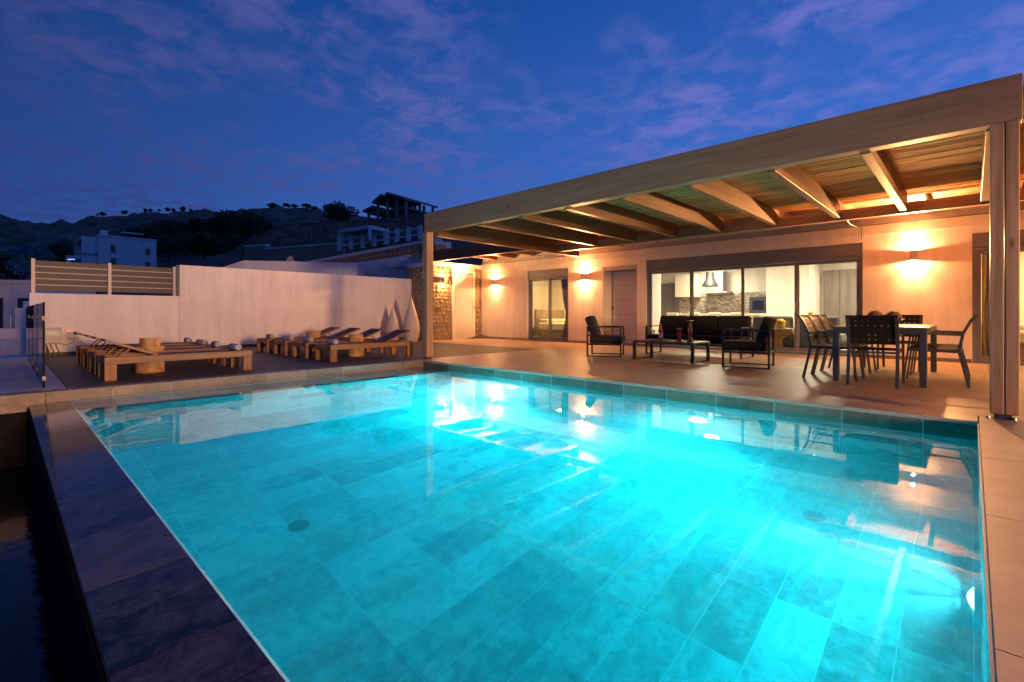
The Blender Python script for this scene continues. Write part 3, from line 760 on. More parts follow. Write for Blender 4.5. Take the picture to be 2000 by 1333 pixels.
# ---- rolled towels
def towel_mb():
    b = MB(); n = 18
    b.lathe([(0.0, -0.17), (0.03, -0.178), (0.042, -0.172), (0.050, -0.16), (0.055, -0.08), (0.053, 0.0), (0.056, 0.09), (0.050, 0.16), (0.042, 0.172), (0.03, 0.178), (0.0, 0.17)], n, axis=0)
    return b
tw = towel_mb().mesh('towel', 'towel', smooth=True)
sp = MB(); pts = []
for k in range(40):
    a = k*0.42; r_ = 0.006+0.0011*k
    pts.append((0.178, r_*math.cos(a), r_*math.sin(a)))
spm = sp.tube(pts, 0.004, 4).mesh('roll_edge', 'towel')
def towel(x, y, label, rz=0.0):
    t = thing('rolled_towel', label, 'towel', (x, y, 0.315+0.048), rz, 'rolled towels on the sun loungers')
    place('towel_roll', tw, t); place('roll_edge', spm, t)
for x, w in zip(LX, ('nearest the pool in the left row', 'second from the pool in the left row', 'third from the pool in the left row', 'closest to the wall in the left row')):
    towel(x+0.05, -3.02, 'white rolled towel on the lounger '+w, random.uniform(-0.15, 0.15))
for x, w in zip(RXL, ('nearest the pool in the right row', 'second from the pool in the right row', 'third from the pool in the right row', 'closest to the wall in the right row')):
    towel(x+0.02, -1.23, 'white rolled towel on the lounger '+w, random.uniform(-0.15, 0.15))
# ---- drum tables and bowls between the loungers
def drum(x, y, label, s=1.0):
    t = thing('drum_table', label, 'side table', (x, y, 0), 0, 'wooden drum tables between the loungers')
    MB().lathe([(0.0, 0.0), (0.175*s, 0.0), (0.18*s, 0.01), (0.18*s, 0.19), (0.172*s, 0.20), (0.0, 0.20)], 32).build('drum', 'bowl_wood', t, smooth=False)
    MB().lathe([(0.0, 0.2005), (0.10*s, 0.201), (0.10*s, 0.28), (0.13*s, 0.29), (0.165*s, 0.32), (0.178*s, 0.37), (0.178*s, 0.40), (0.160*s, 0.402), (0.15*s, 0.375), (0.0, 0.365)], 32).build('top_dish', 'bowl_wood', t, smooth=False)
def bowl(x, y, z, r, h, label):
    t = MB().lathe([(0.0, 0.0), (r*0.82, 0.0), (r*0.97, h*0.35), (r, h), (r*0.93, h), (r*0.88, h*0.4), (r*0.5, h*0.16), (0.0, h*0.14)], 30).build('wooden_bowl', 'bowl_wood', None, (x, y, z), smooth=False)
    tag(t, label, 'bowl', 'wooden bowls on the drum tables')
drum(-1.50, -4.03, 'wooden drum table behind the lounger nearest the glass rail')
bowl(-1.50, -4.03, 0.366, 0.135, 0.16, 'straight sided wooden bowl stacked on the left drum table')
drum(-1.80, -0.43, 'wooden drum table behind the right row lounger nearest the pool', 0.9)
bowl(-1.80, -0.43, 0.366, 0.15, 0.10, 'shallow wooden bowl behind the lounger nearest the pergola post')
drum(-3.86, -0.42, 'wooden drum table between the two right row loungers by the wall', 0.9)
bowl(-3.86, -0.42, 0.366, 0.17, 0.11, 'shallow wooden bowl between the two loungers by the white wall')
# ---- teardrop vases
def vase(x, y, h, r, label):
    pr = []
    for k in range(25):
        u = k/24
        rr = r*(0.66+0.34*math.sin(min(u/0.28, 1)*PI/2)) if u < 0.28 else r*((1-(u-0.28)/0.72)**1.12)*(1+0.22*math.sin((u-0.28)/0.72*PI))
        pr.append((max(rr, 0.004), u*h))
    pr = [(0.0, 0.0)]+pr+[(0.0, h+0.003)]
    t = MB().lathe(pr, 36).build('teardrop_vase', 'ceramic', None, (x, y, 0), smooth=True); tag(t, label, 'vase', 'pointed floor vases')
vase(-5.15, 3.30, 1.50, 0.27, 'taller pale teardrop floor vase next to the pergola post')
vase(-5.92, 3.12, 1.22, 0.22, 'shorter pale teardrop floor vase nearer the white wall')
# ---- control box
cb = thing('control_box', 'grey control box with teal panel on the low white wall', 'control box', (-6.60, -4.86, 0.0))
MB().box(0.0, 0.12, -0.14, 0.14, 0.26, 0.60).build('case', 'plastic_grey', cb, bev=0.008)
MB().prism([(-0.105, 0.42), (0.11, 0.42), (0.11, 0.515), (0.075, 0.545), (-0.07, 0.545), (-0.105, 0.52)], 0.121, 0.126, 0).build('panel', 'teal_panel', cb)
for i, (w, z) in enumerate(((0.10, 0.50), (0.15, 0.475))): MB().box(0.1262, 0.128, -w/2, w/2, z, z+0.012).build('panel_line', 'white_paint', cb)
for y in (-0.1, -0.03, 0.05): MB().tube([(0.06, y, 0.26), (0.07, y+0.01, 0.18), (0.05, y+0.05, 0.10), (0.03, y+0.02, 0.0)], 0.009, 6).build('conduit', 'cable', cb)
MB().box(0.0, 0.10, -0.10, -0.07, 0.02, 0.20).build('pipe_clip', 'bark', cb)
sb = thing('timer_box', 'small grey box with a red light beside the control box', 'switch box', (-6.60, -4.53, 0.0))
MB().box(0.0, 0.08, -0.09, 0.09, 0.36, 0.51).build('case', 'plastic_grey', sb, bev=0.006)
MB().box(0.0805, 0.084, 0.0, 0.06, 0.44, 0.50).build('display', 'dark_glass', sb)
MB().lathe([(0.0, 0.0), (0.014, 0.0), (0.012, 0.014), (0.0, 0.018)], 10).build('led', 'led_red', sb, (0.05, -0.07, 0.51))
MB().tube([(0.04, 0.02, 0.36), (0.05, 0.0, 0.28), (0.03, -0.1, 0.22), (0.03, -0.2, 0.25)], 0.006, 6).build('cord', 'cable', sb)

# ---- lounge group: black metal frames, dark cushions
def armchair(name, label, x, y, rz, W_=0.66, seats=1, group=None, cat='armchair'):
    """local +Y is the front; origin on the floor under the middle"""
    t = thing(name, label, cat, (x, y, 0), rz, group)
    D, AH, sh, b = 0.72, 0.63, 0.30, 0.032
    for sx in (-1, 1):
        X_ = sx*(W_/2-b/2)
        for yy in (-D/2+b/2, D/2-b/2):
            MB().box(X_-b/2, X_+b/2, yy-b/2, yy+b/2, 0.0, AH).build('leg', 'black_metal', t)
        MB().box(X_-b/2, X_+b/2, -D/2+b, D/2-b, AH-0.022, AH).build('arm', 'black_metal', t)
        MB().box(X_-b/2, X_+b/2, -D/2+b, D/2-b, 0.0, 0.02).build('floor_bar', 'black_metal', t)
        MB().box(X_-b/2, X_+b/2, -D/2+b, D/2-b, sh-0.06, sh-0.025).build('seat_bar', 'black_metal', t)
        MB().bar((X_-sx*0.03, -D/2+0.20, sh-0.03), (X_-sx*0.03, -D/2+0.0, AH-0.02), 0.022, 0.022, (1, 0, 0)).build('back_bar', 'black_metal', t)
    for yy in (-D/2+b/2, D/2-b/2): MB().box(-W_/2+b, W_/2-b, yy-b/2, yy+b/2, sh-0.06, sh-0.025).build('cross_bar', 'black_metal', t)
    MB().box(-W_/2+b, W_/2-b, -D/2+0.0+b, -D/2+0.012+b, 0.42, 0.455).build('cross_bar', 'black_metal', t)
    cw = (W_-2*b-0.01)/seats
    for k in range(seats):
        x0 = -W_/2+b+0.005+k*cw
        c = MB().box(x0+0.004, x0+cw-0.004, -D/2+0.06, D/2+0.02, sh-0.022, sh+0.135).build('seat_cushion', 'black_fabric', t, bev=0.03, seg=3)
        bk = MB().box(x0+0.004, x0+cw-0.004, -0.075, 0.075, 0, 0.44).build('back_cushion', 'black_fabric', t, (0, -D/2+0.165, sh+0.125), bev=0.035, seg=3)
        bk.rotation_euler = (math.radians(20), 0, 0)
    return t
armchair('armchair', 'black armchair at the left end of the coffee table, in front of the white door', 1.97, 3.36, -math.radians(64), 0.72, group='black lounge armchairs')
armchair('armchair', 'black armchair at the right end of the coffee table, facing left', 4.92, 3.20, math.radians(100), 0.74, group='black lounge armchairs')
armchair('sofa', 'long black three-seat sofa against the sliding doors', 3.40, 4.72, PI, 2.06, 3, cat='sofa')
ct = thing('coffee_table', 'long low black coffee table in front of the sofa', 'coffee table', (3.47, 3.30, 0))
for sx in (-1, 1):
    for sy in (-1, 1): MB().box(sx*0.58-0.025, sx*0.58+0.025, sy*0.35-0.025, sy*0.35+0.025, 0, 0.335).build('leg', 'black_metal', ct)
    MB().box(sx*0.58-0.025, sx*0.58+0.025, -0.325, 0.325, 0.0, 0.022).build('floor_bar', 'black_metal', ct)
MB().box(-0.605, 0.605, -0.375, 0.375, 0.336, 0.375).build('table_top', 'grey_metal', ct, bev=0.003)
# things on the coffee table
tag(MB().lathe([(0.0, 0.0), (0.17, 0.0), (0.19, 0.022), (0.175, 0.022), (0.16, 0.012), (0.0, 0.010)], 28).build('round_tray', 'bowl_wood', None, (3.22, 3.28, 0.3755)), 'round wooden tray on the left half of the coffee table', 'tray')
bt = thing('bottle', 'dark red bottle with pale label on the wooden tray', 'bottle', (3.27, 3.29, 0.3885))
MB().lathe([(0.0, 0.0), (0.037, 0.0), (0.038, 0.01), (0.038, 0.17), (0.030, 0.205), (0.014, 0.235), (0.013, 0.29), (0.0, 0.292)], 18).build('glass', 'red_glass', bt, smooth=True)
MB().lathe([(0.0386, 0.04), (0.0386, 0.135)], 18).build('paper_label', 'white_paint', bt, fixn=False)
MB().lathe([(0.0, 0.293), (0.015, 0.293), (0.015, 0.325), (0.0, 0.326)], 12).build('cap', 'red_glass', bt)
wg2 = thing('wine_glass', 'empty wine glass beside the red bottle', 'glass', (3.13, 3.24, 0.3885))
MB().lathe([(0.0, 0.0), (0.034, 0.0), (0.006, 0.006), (0.004, 0.08), (0.02, 0.10), (0.038, 0.14), (0.034, 0.19), (0.032, 0.19), (0.036, 0.14), (0.0, 0.10)], 18).build('bowl_and_stem', 'window_glass', wg2, smooth=True)
def candle_holder(x, y, h, mat, label):
    t = thing('candle_holder', label, 'candle holder', (x, y, 0.3755), 0, 'ornate glass candle holders')
    MB().lathe([(0.0, 0.0), (0.075, 0.0), (0.07, 0.012), (0.03, 0.05*h/0.3), (0.022, 0.09*h/0.3), (0.045, 0.14*h/0.3), (0.036, 0.18*h/0.3), (0.018, 0.20*h/0.3), (0.03, 0.235*h/0.3), (0.015, 0.26*h/0.3), (0.0, 0.262*h/0.3)], 20).build('stem', mat, t, smooth=True)
    MB().lathe([(0.0, 0.262*h/0.3), (0.02, 0.264*h/0.3), (0.055, h-0.012), (0.058, h), (0.05, h), (0.0, h-0.022)], 20).build('cup', 'steel', t, smooth=True)
candle_holder(3.72, 3.14, 0.25, 'red_glass', 'shorter red glass candle holder on the coffee table')
candle_holder(3.89, 3.22, 0.40, 'amber_glass', 'taller brown glass candle holder at the right of the coffee table')

# ---- dining table with woven strap chairs
dt = thing('dining_table', 'rectangular grey metal dining table with a pale top', 'dining table', (6.82, 3.22, 0))
TW, TL = 0.965, 2.28
for sx in (-1, 1):
    for sy in (-1, 1): MB().box(sx*(TW/2-0.036)-0.036, sx*(TW/2-0.036)+0.036, sy*(TL/2-0.036)-0.036, sy*(TL/2-0.036)+0.036, 0, 0.645).build('leg', 'grey_metal', dt, bev=0.003)
MB().box(-TW/2, TW/2, -TL/2, TL/2, 0.646, 0.722).build('apron', 'grey_metal', dt, bev=0.003)
MB().box(-TW/2+0.012, TW/2-0.012, -TL/2+0.012, TL/2-0.012, 0.723, 0.735).build('table_top', 'table_top', dt, bev=0.002)
fb = thing('glass_dish', 'shallow square glass dish on the dining table', 'dish', (6.80, 2.95, 0.736))
MB().add([(-0.09,-0.09,0),(0.09,-0.09,0),(0.09,0.09,0),(-0.09,0.09,0),(-0.22,-0.22,0.10),(0.22,-0.22,0.10),(0.22,0.22,0.10),(-0.22,0.22,0.10),
          (-0.09,-0.09,0.008),(0.09,-0.09,0.008),(0.09,0.09,0.008),(-0.09,0.09,0.008),(-0.21,-0.21,0.10),(0.21,-0.21,0.10),(0.21,0.21,0.10),(-0.21,0.21,0.10)],
         [(0,3,2,1),(0,1,5,4),(1,2,6,5),(2,3,7,6),(3,0,4,7),(8,9,10,11),(8,12,13,9),(9,13,14,10),(10,14,15,11),(11,15,12,8),(4,5,13,12),(5,6,14,13),(6,7,15,14),(7,4,12,15)]).build('dish', 'window_glass', fb)
def ball(x, y, z, r_, label):
    b = bpy.data.meshes.new('ball'); bm = bmesh.new(); bmesh.ops.create_icosphere(bm, subdivisions=3, radius=r_)
    for v in bm.verts: v.co *= 1+0.05*math.sin(v.co.x*90)*math.sin(v.co.z*80+v.co.y*60)
    bm.to_mesh(b); bm.free(); b.materials.append(MAT['pine_cone']); b.polygons.foreach_set('use_smooth', [True]*len(b.polygons))
    tag(place('woven_ball', b, None, (x, y, z)), label, 'ball', 'brown balls in the glass dish')
ball(6.70, 2.92, 0.845, 0.10, 'brown ball at the left of the glass dish'); ball(6.90, 2.98, 0.842, 0.095, 'brown ball at the right of the glass dish')
def chair_mesh():
    t = thing('dining_chair', '', 'dining chair'); b = 0.028; hw = 0.245
    back = [(-0.34, 0.0), (-0.255, 0.40), (-0.25, 0.47), (-0.285, 0.65), (-0.35, 0.80), (-0.395, 0.865)]
    front = [(0.285, 0.0), (0.235, 0.43), (0.215, 0.60), (0.17, 0.64)]
    def bent(pts, x, w=b):
        m_ = MB()
        for p, q in zip(pts, pts[1:]):
            d = (Vector((0, q[0]-p[0], q[1]-p[1]))).normalized()*0.006
            m_.bar(Vector((x, p[0], p[1]))-(d if p != pts[0] else d*0), Vector((x, q[0], q[1]))+d, w, w*1.25, (1, 0, 0))
        return m_
    for sx in (-1, 1):
        bent(back, sx*hw).build('rear_leg', 'grey_metal', t)
        bent(front, sx*(hw+0.012), 0.022).build('front_leg', 'grey_metal', t)
        MB().bar((sx*(hw+0.012), 0.18, 0.645), (sx*(hw+0.012), -0.29, 0.635), 0.032, 0.02).build('arm', 'grey_metal', t)
        MB().bar((sx*hw, -0.25, 0.43), (sx*hw, 0.23, 0.44), 0.026, 0.036).build('seat_rail', 'grey_metal', t)
    MB().bar((-hw+0.014, 0.23, 0.44), (hw-0.014, 0.23, 0.44), 0.03, 0.03).build('front_rail', 'grey_metal', t)
    MB().bar((-hw+0.014, -0.255, 0.42), (hw-0.014, -0.255, 0.42), 0.026, 0.026).build('rear_rail', 'grey_metal', t)
    MB().bar((-hw-0.012, -0.397, 0.868), (hw+0.012, -0.397, 0.868), 0.03, 0.026).build('top_rail', 'strap', t)
    # woven back: wide cross straps and upright straps passing alternately in front and behind
    def bp(u):                       # along the back curve, u = 0..1 from seat to top
        pts = [(-0.262, 0.52), (-0.285, 0.65), (-0.35, 0.80), (-0.392, 0.858)]
        ls = [math.dist(a, c) for a, c in zip(pts, pts[1:])]; tot = sum(ls); d = u*tot
        for (a, c), l in zip(zip(pts, pts[1:]), ls):
            if d <= l+1e-9: return (a[0]+(c[0]-a[0])*d/l, a[1]+(c[1]-a[1])*d/l)
            d -= l
        return pts[-1]
    nh, nv = 6, 7
    for k in range(nh):
        p, q = bp(k/nh+0.008), bp((k+1)/nh-0.022)
        MB().bar((-hw-0.014, (p[0]+q[0])/2, (p[1]+q[1])/2), (hw+0.014, (p[0]+q[0])/2, (p[1]+q[1])/2), math.dist(p, q), 0.004, (0, -(q[1]-p[1]), q[0]-p[0])).build('cross_strap', 'strap', t)
    us = [i/12 for i in range(13)]
    for k in range(nv):
        x0 = -hw+0.018+k*(2*hw-0.036)/nv; w = (2*hw-0.036)/nv-0.010; m_ = MB()
        vs = []
        for i, u in enumerate(us):
            p = bp(u); off = 0.005*math.cos((i/2+k)*PI)
            vs += [(x0+0.005, p[0]+off, p[1]), (x0+0.005+w, p[0]+off, p[1])]
        m_.add(vs, [(2*i, 2*i+1, 2*i+3, 2*i+2) for i in range(len(us)-1)]).build('upright_strap', 'strap', t, fixn=False)
    for k in range(6):
        y = -0.235+k*0.077
        MB().box(-hw+0.0, hw-0.0, y, y+0.066, 0.447, 0.451).build('seat_strap', 'strap', t)
    for k in range(6):
        x0 = -hw+0.018+k*(2*hw-0.036)/6; w = (2*hw-0.036)/6-0.010
        MB().box(x0+0.005, x0+0.005+w, -0.245, 0.235, 0.452, 0.4555).build('seat_strap', 'strap', t)
    return t
CH = chair_mesh(); cf = True
def chair(x, y, rz, label, group):
    global cf
    o = CH if cf else copy_tree(CH); cf = False
    o.location = (x, y, 0); o.rotation_euler = (0, 0, rz); tag(o, label, 'dining chair', group)
g = 'woven strap dining chairs around the table'
chair(6.80, 2.09, 0, 'black woven chair at the pool end of the dining table, seen from behind', g)
for y, l in ((2.42, 'nearest the pool'), (3.02, 'in the middle'), (3.62, 'nearest the house')):
    chair(6.31, y, -PI/2, 'woven strap chair on the lounge side of the dining table, '+l, g)
for y, l in ((2.72, 'nearest the pool'), (3.22, 'in the middle'), (3.72, 'nearest the house')):
    chair(7.33, y, PI/2, 'woven strap chair on the post side of the dining table, '+l, g)
chair(6.85, 4.40, PI, 'black woven chair at the house end of the dining table', g)

# ================================================================== INTERIOR
rm = thing('living_room', 'lit kitchen and living room seen through the sliding doors', 'room')
YB = 11.5
MB().box(-1.5, 7.35, YF+0.26, YB+0.1, -0.1, -0.005).build('room_floor', 'terrace_tile', rm)
MB().box(-1.5, 7.35, YB+0.1, YB+0.2, -0.1, 2.49).build('rear_wall', 'plaster_in', rm)
MB().box(-1.6, -1.5, YF+0.26, YB+0.2, -0.1, 2.49).build('left_wall', 'plaster_in', rm)
MB().box(7.35, 7.45, YF+0.26, YB+0.2, -0.1, 2.49).build('right_wall', 'plaster_in', rm)
MB().box(-0.35, 1.05, YF+0.9, YF+1.0, 0.0, 2.488).build('closet_wall', 'plaster_in', rm)
MB().box(1.06, 1.16, YF+0.26, YF+1.0, 0.0, 2.488).build('closet_wall', 'plaster_in', rm)
MB().box(3.22, 4.35, 10.2, YB+0.09, 0.0, 2.488).build('white_pillar', 'plaster_in', rm)
d = MB().box(-0.95, -0.12, YB+0.06, YB+0.098, 0.0, 2.03).build('brown_door', 'grey_wood', rm)
MB().box(-0.24, -0.20, YB+0.03, YB+0.059, 1.0, 1.1).build('handle', 'steel', d)
def wardrobe():
    t = thing('wardrobe', 'tall grey wood cupboard at the back right of the living room', 'cupboard', (4.85, 11.45, 0))
    for k in range(2): MB().box(-0.40+k*0.42, 0.0+k*0.42+0.01, -0.02, 0.10, 0.02, 2.2).build('door', 'grey_wood', t)
    MB().box(-0.03, -0.012, -0.04, -0.021, 0.9, 1.35).build('handle', 'steel', t)
wardrobe()
kt = thing('kitchen_unit', 'cream kitchen cupboards along the mosaic rear wall', 'kitchen unit', (0, 0, 0))
KY = YB-0.52
for k in range(8): MB().box(-0.1+k*0.41, 0.3+k*0.41, KY, YB+0.08, 0.08, 0.86).build('base_door', 'cabinet', kt)
MB().box(-0.12, 3.21, KY-0.03, YB+0.085, 0.865, 0.905).build('worktop', 'table_top', kt)
MB().box(-0.12, 3.21, YB+0.086, YB+0.0985, 0.906, 1.62).build('mosaic_splashback', 'mosaic', kt)
for k in range(2): MB().box(-0.12+k*0.42, 0.295+k*0.42, YB-0.27, YB+0.08, 1.50, 2.30).build('wall_cupboard', 'cabinet', kt)
ov = MB().box(2.46, 3.20, KY+0.1, YB+0.08, 0.91, 1.44).build('oven', 'grey_metal', kt)
MB().box(2.56, 2.90, KY+0.09, KY+0.099, 1.02, 1.32).build('oven_window', 'dark_glass', ov)
MB().box(2.98, 3.18, KY+0.09, KY+0.099, 1.02, 1.36).build('oven_window', 'dark_glass', ov)
hd = thing('cooker_hood', 'steel chimney cooker hood on the mosaic wall', 'cooker hood', (1.35, YB-0.15, 0))
MB().box(-0.42, 0.42, -0.30, 0.22, 1.60, 1.66).build('canopy', 'aluminium_light', hd)
MB().box(-0.15, 0.22, -0.12, 0.22, 1.661, 2.35).build('chimney', 'aluminium_light', hd)
MB().box(-0.42, -0.16, 0.05, 0.2, 1.67, 2.1).build('glass_side', 'window_glass', hd)
isl = thing('kitchen_island', 'pale kitchen island behind the sofa', 'kitchen island', (1.9, 9.6, 0))
MB().box(-1.3, 1.4, -0.35, 0.35, 0.0, 0.87).build('body', 'cabinet', isl); MB().box(-1.34, 1.44, -0.42, 0.40, 0.871, 0.905).build('worktop', 'cream_fabric', isl)
for k, x in enumerate((0.95, 1.62, 2.25, 2.86)):
    t = thing('bar_stool', 'cream bar stool at the island, '+('leftmost', 'second from the left', 'third from the left', 'rightmost')[k]+' of four', 'bar stool', (x, 8.95, 0), 0, 'cream bar stools')
    MB().box(-0.19, 0.19, -0.20, 0.20, 0.58, 0.66).build('seat', 'cream_fabric', t, bev=0.02)
    MB().box(-0.19, 0.19, -0.24, -0.19, 0.60, 0.93).build('backrest', 'cream_fabric', t, bev=0.02)
    MB().lathe([(0.0, 0.0), (0.2, 0.0), (0.19, 0.02), (0.03, 0.03), (0.03, 0.58), (0.0, 0.58)], 18).build('pedestal', 'steel', t)
pl = thing('pendant_lamp', 'grey bell shaped pendant lamp above the island', 'pendant lamp', (1.93, 9.2, 1.72))
MB().lathe([(0.225, 0.0), (0.225, 0.03), (0.20, 0.10), (0.15, 0.20), (0.125, 0.27), (0.12, 0.44), (0.0, 0.45), (0.0, 0.44), (0.11, 0.43), (0.14, 0.2), (0.215, 0.02)], 28).build('shade', 'lamp_grey', pl, smooth=False)
MB().tube([(0, 0, 0.45), (0, 0, 0.768)], 0.008, 6).build('cord', 'cable', pl)
sf = thing('grey_sofa', 'grey fabric sofa inside the living room', 'sofa', (4.55, 7.95, 0))
MB().box(-0.95, 0.95, -0.15, 0.60, 0.05, 0.42).build('seat', 'grey_sofa', sf, bev=0.05, seg=2)
for k in range(2): MB().box(-0.94+k*0.95, -0.02+k*0.95, -0.34, -0.14, 0.1, 0.84).build('back_cushion', 'grey_sofa', sf, bev=0.07, seg=3)
MB().box(-1.35, -0.97, -0.28, 0.5, 0.1, 0.74).build('side_cushion', 'cream_fabric', sf, bev=0.08, seg=3)
st = thing('side_stool', 'honey coloured wooden side stool with angular base by the window', 'stool', (4.28, 7.35, 0))
MB().box(-0.28, 0.34, -0.22, 0.22, 0.515, 0.55).build('top', 'cream_fabric', st)
MB().prism([(-0.24, 0.0), (0.10, 0.0), (0.06, 0.28), (0.34, 0.46), (0.34, 0.514), (-0.27, 0.514), (-0.15, 0.30)], -0.14, 0.14, 1).build('base', 'honey_wood', st)
tag(MB().lathe([(0.0, 0.0), (0.06, 0.002), (0.115, 0.05), (0.13, 0.11), (0.115, 0.17), (0.06, 0.215), (0.0, 0.225)], 26).build('amber_lamp', 'amber', None, (4.33, 7.35, 0.551), smooth=True), 'round amber yellow ornament on the side stool', 'ornament')
tag(MB().lathe([(0.0, 0.0), (0.03, 0.0), (0.055, 0.05), (0.05, 0.1), (0.0, 0.12)], 16).build('amber_globe', 'amber', None, (4.77, 8.3, 0.842), smooth=True), 'small amber globe behind the woven chairs', 'ornament')
rg = tag(MB().box(3.6, 6.4, 7.2, 9.2, -0.0045, 0.004).build('rug', 'cream_fabric'), 'pale rug on the living room floor', 'rug')
for x, y, p in ((2.2, 8.6, 85), (4.8, 8.4, 85), (1.2, 10.6, 60), (5.8, 10.3, 60)):
    t = thing('downlight', 'round recessed downlight in the living room ceiling, '+('front left', 'front right', 'back left', 'back right')[int(x > 3)+2*int(y > 9)], 'downlight', (x, y, 2.484), 0, 'recessed ceiling downlights')
    MB().lathe([(0.05, 0.0), (0.065, 0.0), (0.06, -0.008), (0.05, -0.008)], 18).build('ring', 'white_paint', t)
    MB().lathe([(0.0, 0.004), (0.05, 0.004), (0.05, -0.002), (0.0, -0.002)], 18).build('lens', 'down_glow', t)
    light('room_light', 'AREA', (0, 0, -0.02), p*1.6, (1.0, 0.82, 0.58), t, (0, 0, -1), shape='DISK', size=0.45)
# bedrooms
def bedroom(name, label, x0, x1, bed_x, bed_y, curtain_x, power, hb):
    t = thing(name, label, 'room')
    MB().box(x0, x1, YF+0.26, 10.3, -0.1, -0.005).build('room_floor', 'grey_wood', t)
    MB().box(x0, x1, 10.3, 10.4, -0.1, 2.49).build('rear_wall', 'plaster_in', t)
    MB().box(x0-0.1, x0, YF+0.26, 10.4, -0.1, 2.49).build('left_wall', 'plaster_in', t)
    MB().box(x1, x1+0.04, YF+0.26, 10.4, -0.1, 2.49).build('right_wall', 'plaster_in', t)
    bed = thing('bed', 'made bed with padded headboard in the '+name.replace('_', ' '), 'bed', (bed_x, bed_y, 0))
    MB().box(-0.02, 2.0, -0.8, 0.8, 0.0, 0.30).build('bed_base', 'headboard', bed)
    MB().box(0.0, 2.0, -0.8, 0.8, 0.301, 0.56).build('mattress', 'bed_linen', bed, bev=0.05, seg=2)
    for s_ in (-1, 1): MB().box(0.03, 0.40, s_*0.4-0.33, s_*0.4+0.33, 0.561, 0.70).build('pillow', 'bed_linen', bed, bev=0.06, seg=3)
    MB().box(-0.12, -0.025, -0.85, 0.85, 0.0, 1.05).build('headboard', hb, bed)
    for j, (cx, w) in enumerate(curtain_x):
        m_ = MB(); n = 30; vs = []; fs = []
        for k in range(n+1):
            u = k/n; o_ = 0.035*math.sin(u*PI*9)
            for z, pinch in ((0.03, 0.75), (0.75, 0.42), (0.95, 0.38), (1.3, 0.62), (2.42, 1.0)):
                vs.append((cx+(w*u-(0 if w > 0 else 0))*pinch, 7.02+o_*pinch, z))
        for k in range(n):
            for q in range(4): fs.append((k*5+q, (k+1)*5+q, (k+1)*5+q+1, k*5+q+1))
        tag(m_.add(vs, fs).build('curtain', 'curtain', None, smooth=True, fixn=False), 'ochre curtain gathered at the '+('right' if w < 0 else 'left')+' side of the '+name.replace('_', ' ')+' window', 'curtain')
    light('room_light', 'AREA', ((x0+x1)/2, 8.6, 2.46), power, (1.0, 0.62, 0.24), t, (0, 0, -1), shape='DISK', size=0.5)
bedroom('left_bedroom', 'warmly lit bedroom behind the narrow glass door', -4.9, -1.66, -4.0, 8.9, [(-1.72, -0.42)], 130.0, "headboard")
bedroom('right_bedroom', 'warmly lit bedroom behind the post', 7.5, 11.2, 8.3, 9.2, [(7.83, 0.5)], 220.0, "headboard")
MB().box(-5.0, 16.0, 12.2, 12.4, -0.1, 2.49).build('rear_facade', 'stucco', house)
MB().box(15.8, 16.0, YF+0.25, 12.2, -0.1, 2.49).build('end_facade', 'stucco', house)

# ================================================================== BACKGROUND
# one ground sheet whose near part drops below the pool and whose far part rises into hills
COLX = [-1400, -700, -300, 0, 60, 150, 190, 240, 300, 360, 450, 520, 600, 640, 750, 850, 1000, 1200, 1700, 2600]
ROWS = {
 11:  [870]*20,
 16:  [830]*11+[800, 760, 740, 700, 680, 690, 700, 720, 760],
 30:  [742]*3+[735, 730, 715, 700, 690, 660, 640, 610, 590, 570, 560, 548, 540, 540, 560, 600, 680],
 45:  [690]*3+[680, 670, 655, 645, 630, 610, 590, 555, 530, 512, 506, 500, 495, 500, 520, 570, 640],
 60:  [640]*3+[625, 615, 605, 590, 580, 560, 545, 520, 500, 484, 478, 470, 465, 470, 500, 550, 620],
 85:  [610]*3+[590, 580, 565, 556, 548, 535, 520, 492, 465, 442, 436, 431, 431, 436, 470, 520, 600],
 130: [590]*3+[560, 552, 535, 525, 515, 505, 495, 475, 455, 446, 444, 440, 438, 440, 465, 510, 590],
 220: [560]*3+[525, 520, 508, 500, 490, 480, 472, 462, 450, 444, 444, 446, 450, 455, 470, 505, 580],
 350: [500, 490, 480, 482, 480, 475, 468, 458, 450, 445, 438, 430, 426, 432, 440, 446, 455, 470, 500, 570],
 520: [455, 440, 430, 419, 433, 434, 421, 418, 413, 412, 414, 404, 405, 420, 430, 440, 450, 465, 490, 560],
 800: [480, 470, 470, 470, 470, 470, 470, 470, 460, 460, 450, 440, 440, 450, 460, 460, 470, 480, 500, 560],
 1600: [604]*20, 3000: [609]*20}
RK = sorted(ROWS)
def interp(xs, ys, x):
    if x <= xs[0]: return ys[0]
    for i in range(len(xs)-1):
        if x <= xs[i+1]:
            t = (x-xs[i])/(xs[i+1]-xs[i]); return ys[i]+(ys[i+1]-ys[i])*t
    return ys[-1]
from mathutils import noise as mn
def ground_at(px, d):
    lo = max([k for k in RK if k <= d] or [RK[0]]); hi = min([k for k in RK if k >= d] or [RK[-1]])
    def h(k): return 0.9-(interp(COLX, ROWS[k], px)-HY)*k/FPX
    t = 0 if hi == lo else (d-lo)/(hi-lo)
    return h(lo)*(1-t)+h(hi)*t
def gpos(px, d, rough=1.0):
    p = Vector(CAM)+d*(FW+RT*((px-1000)/FPX)); z = ground_at(px, d)
    if d > 25: z += rough*mn.fractal(Vector((p.x, p.y, 0))*0.06, 1.0, 2.0, 5)*min(0.016*d, 5.0)
    return Vector((p.x, p.y, z))
gx = [-1400+i*100 for i in range(12)]+[-200+i*8 for i in range(150)]+[1000+i*100 for i in range(17)]
gd = [10.5*(3000/10.5)**(i/130) for i in range(131)]
vs = [gpos(px, d) for d in gd for px in gx]; n = len(gx)
fs = [(j*n+i, j*n+i+1, (j+1)*n+i+1, (j+1)*n+i) for j in range(len(gd)-1) for i in range(n-1)]
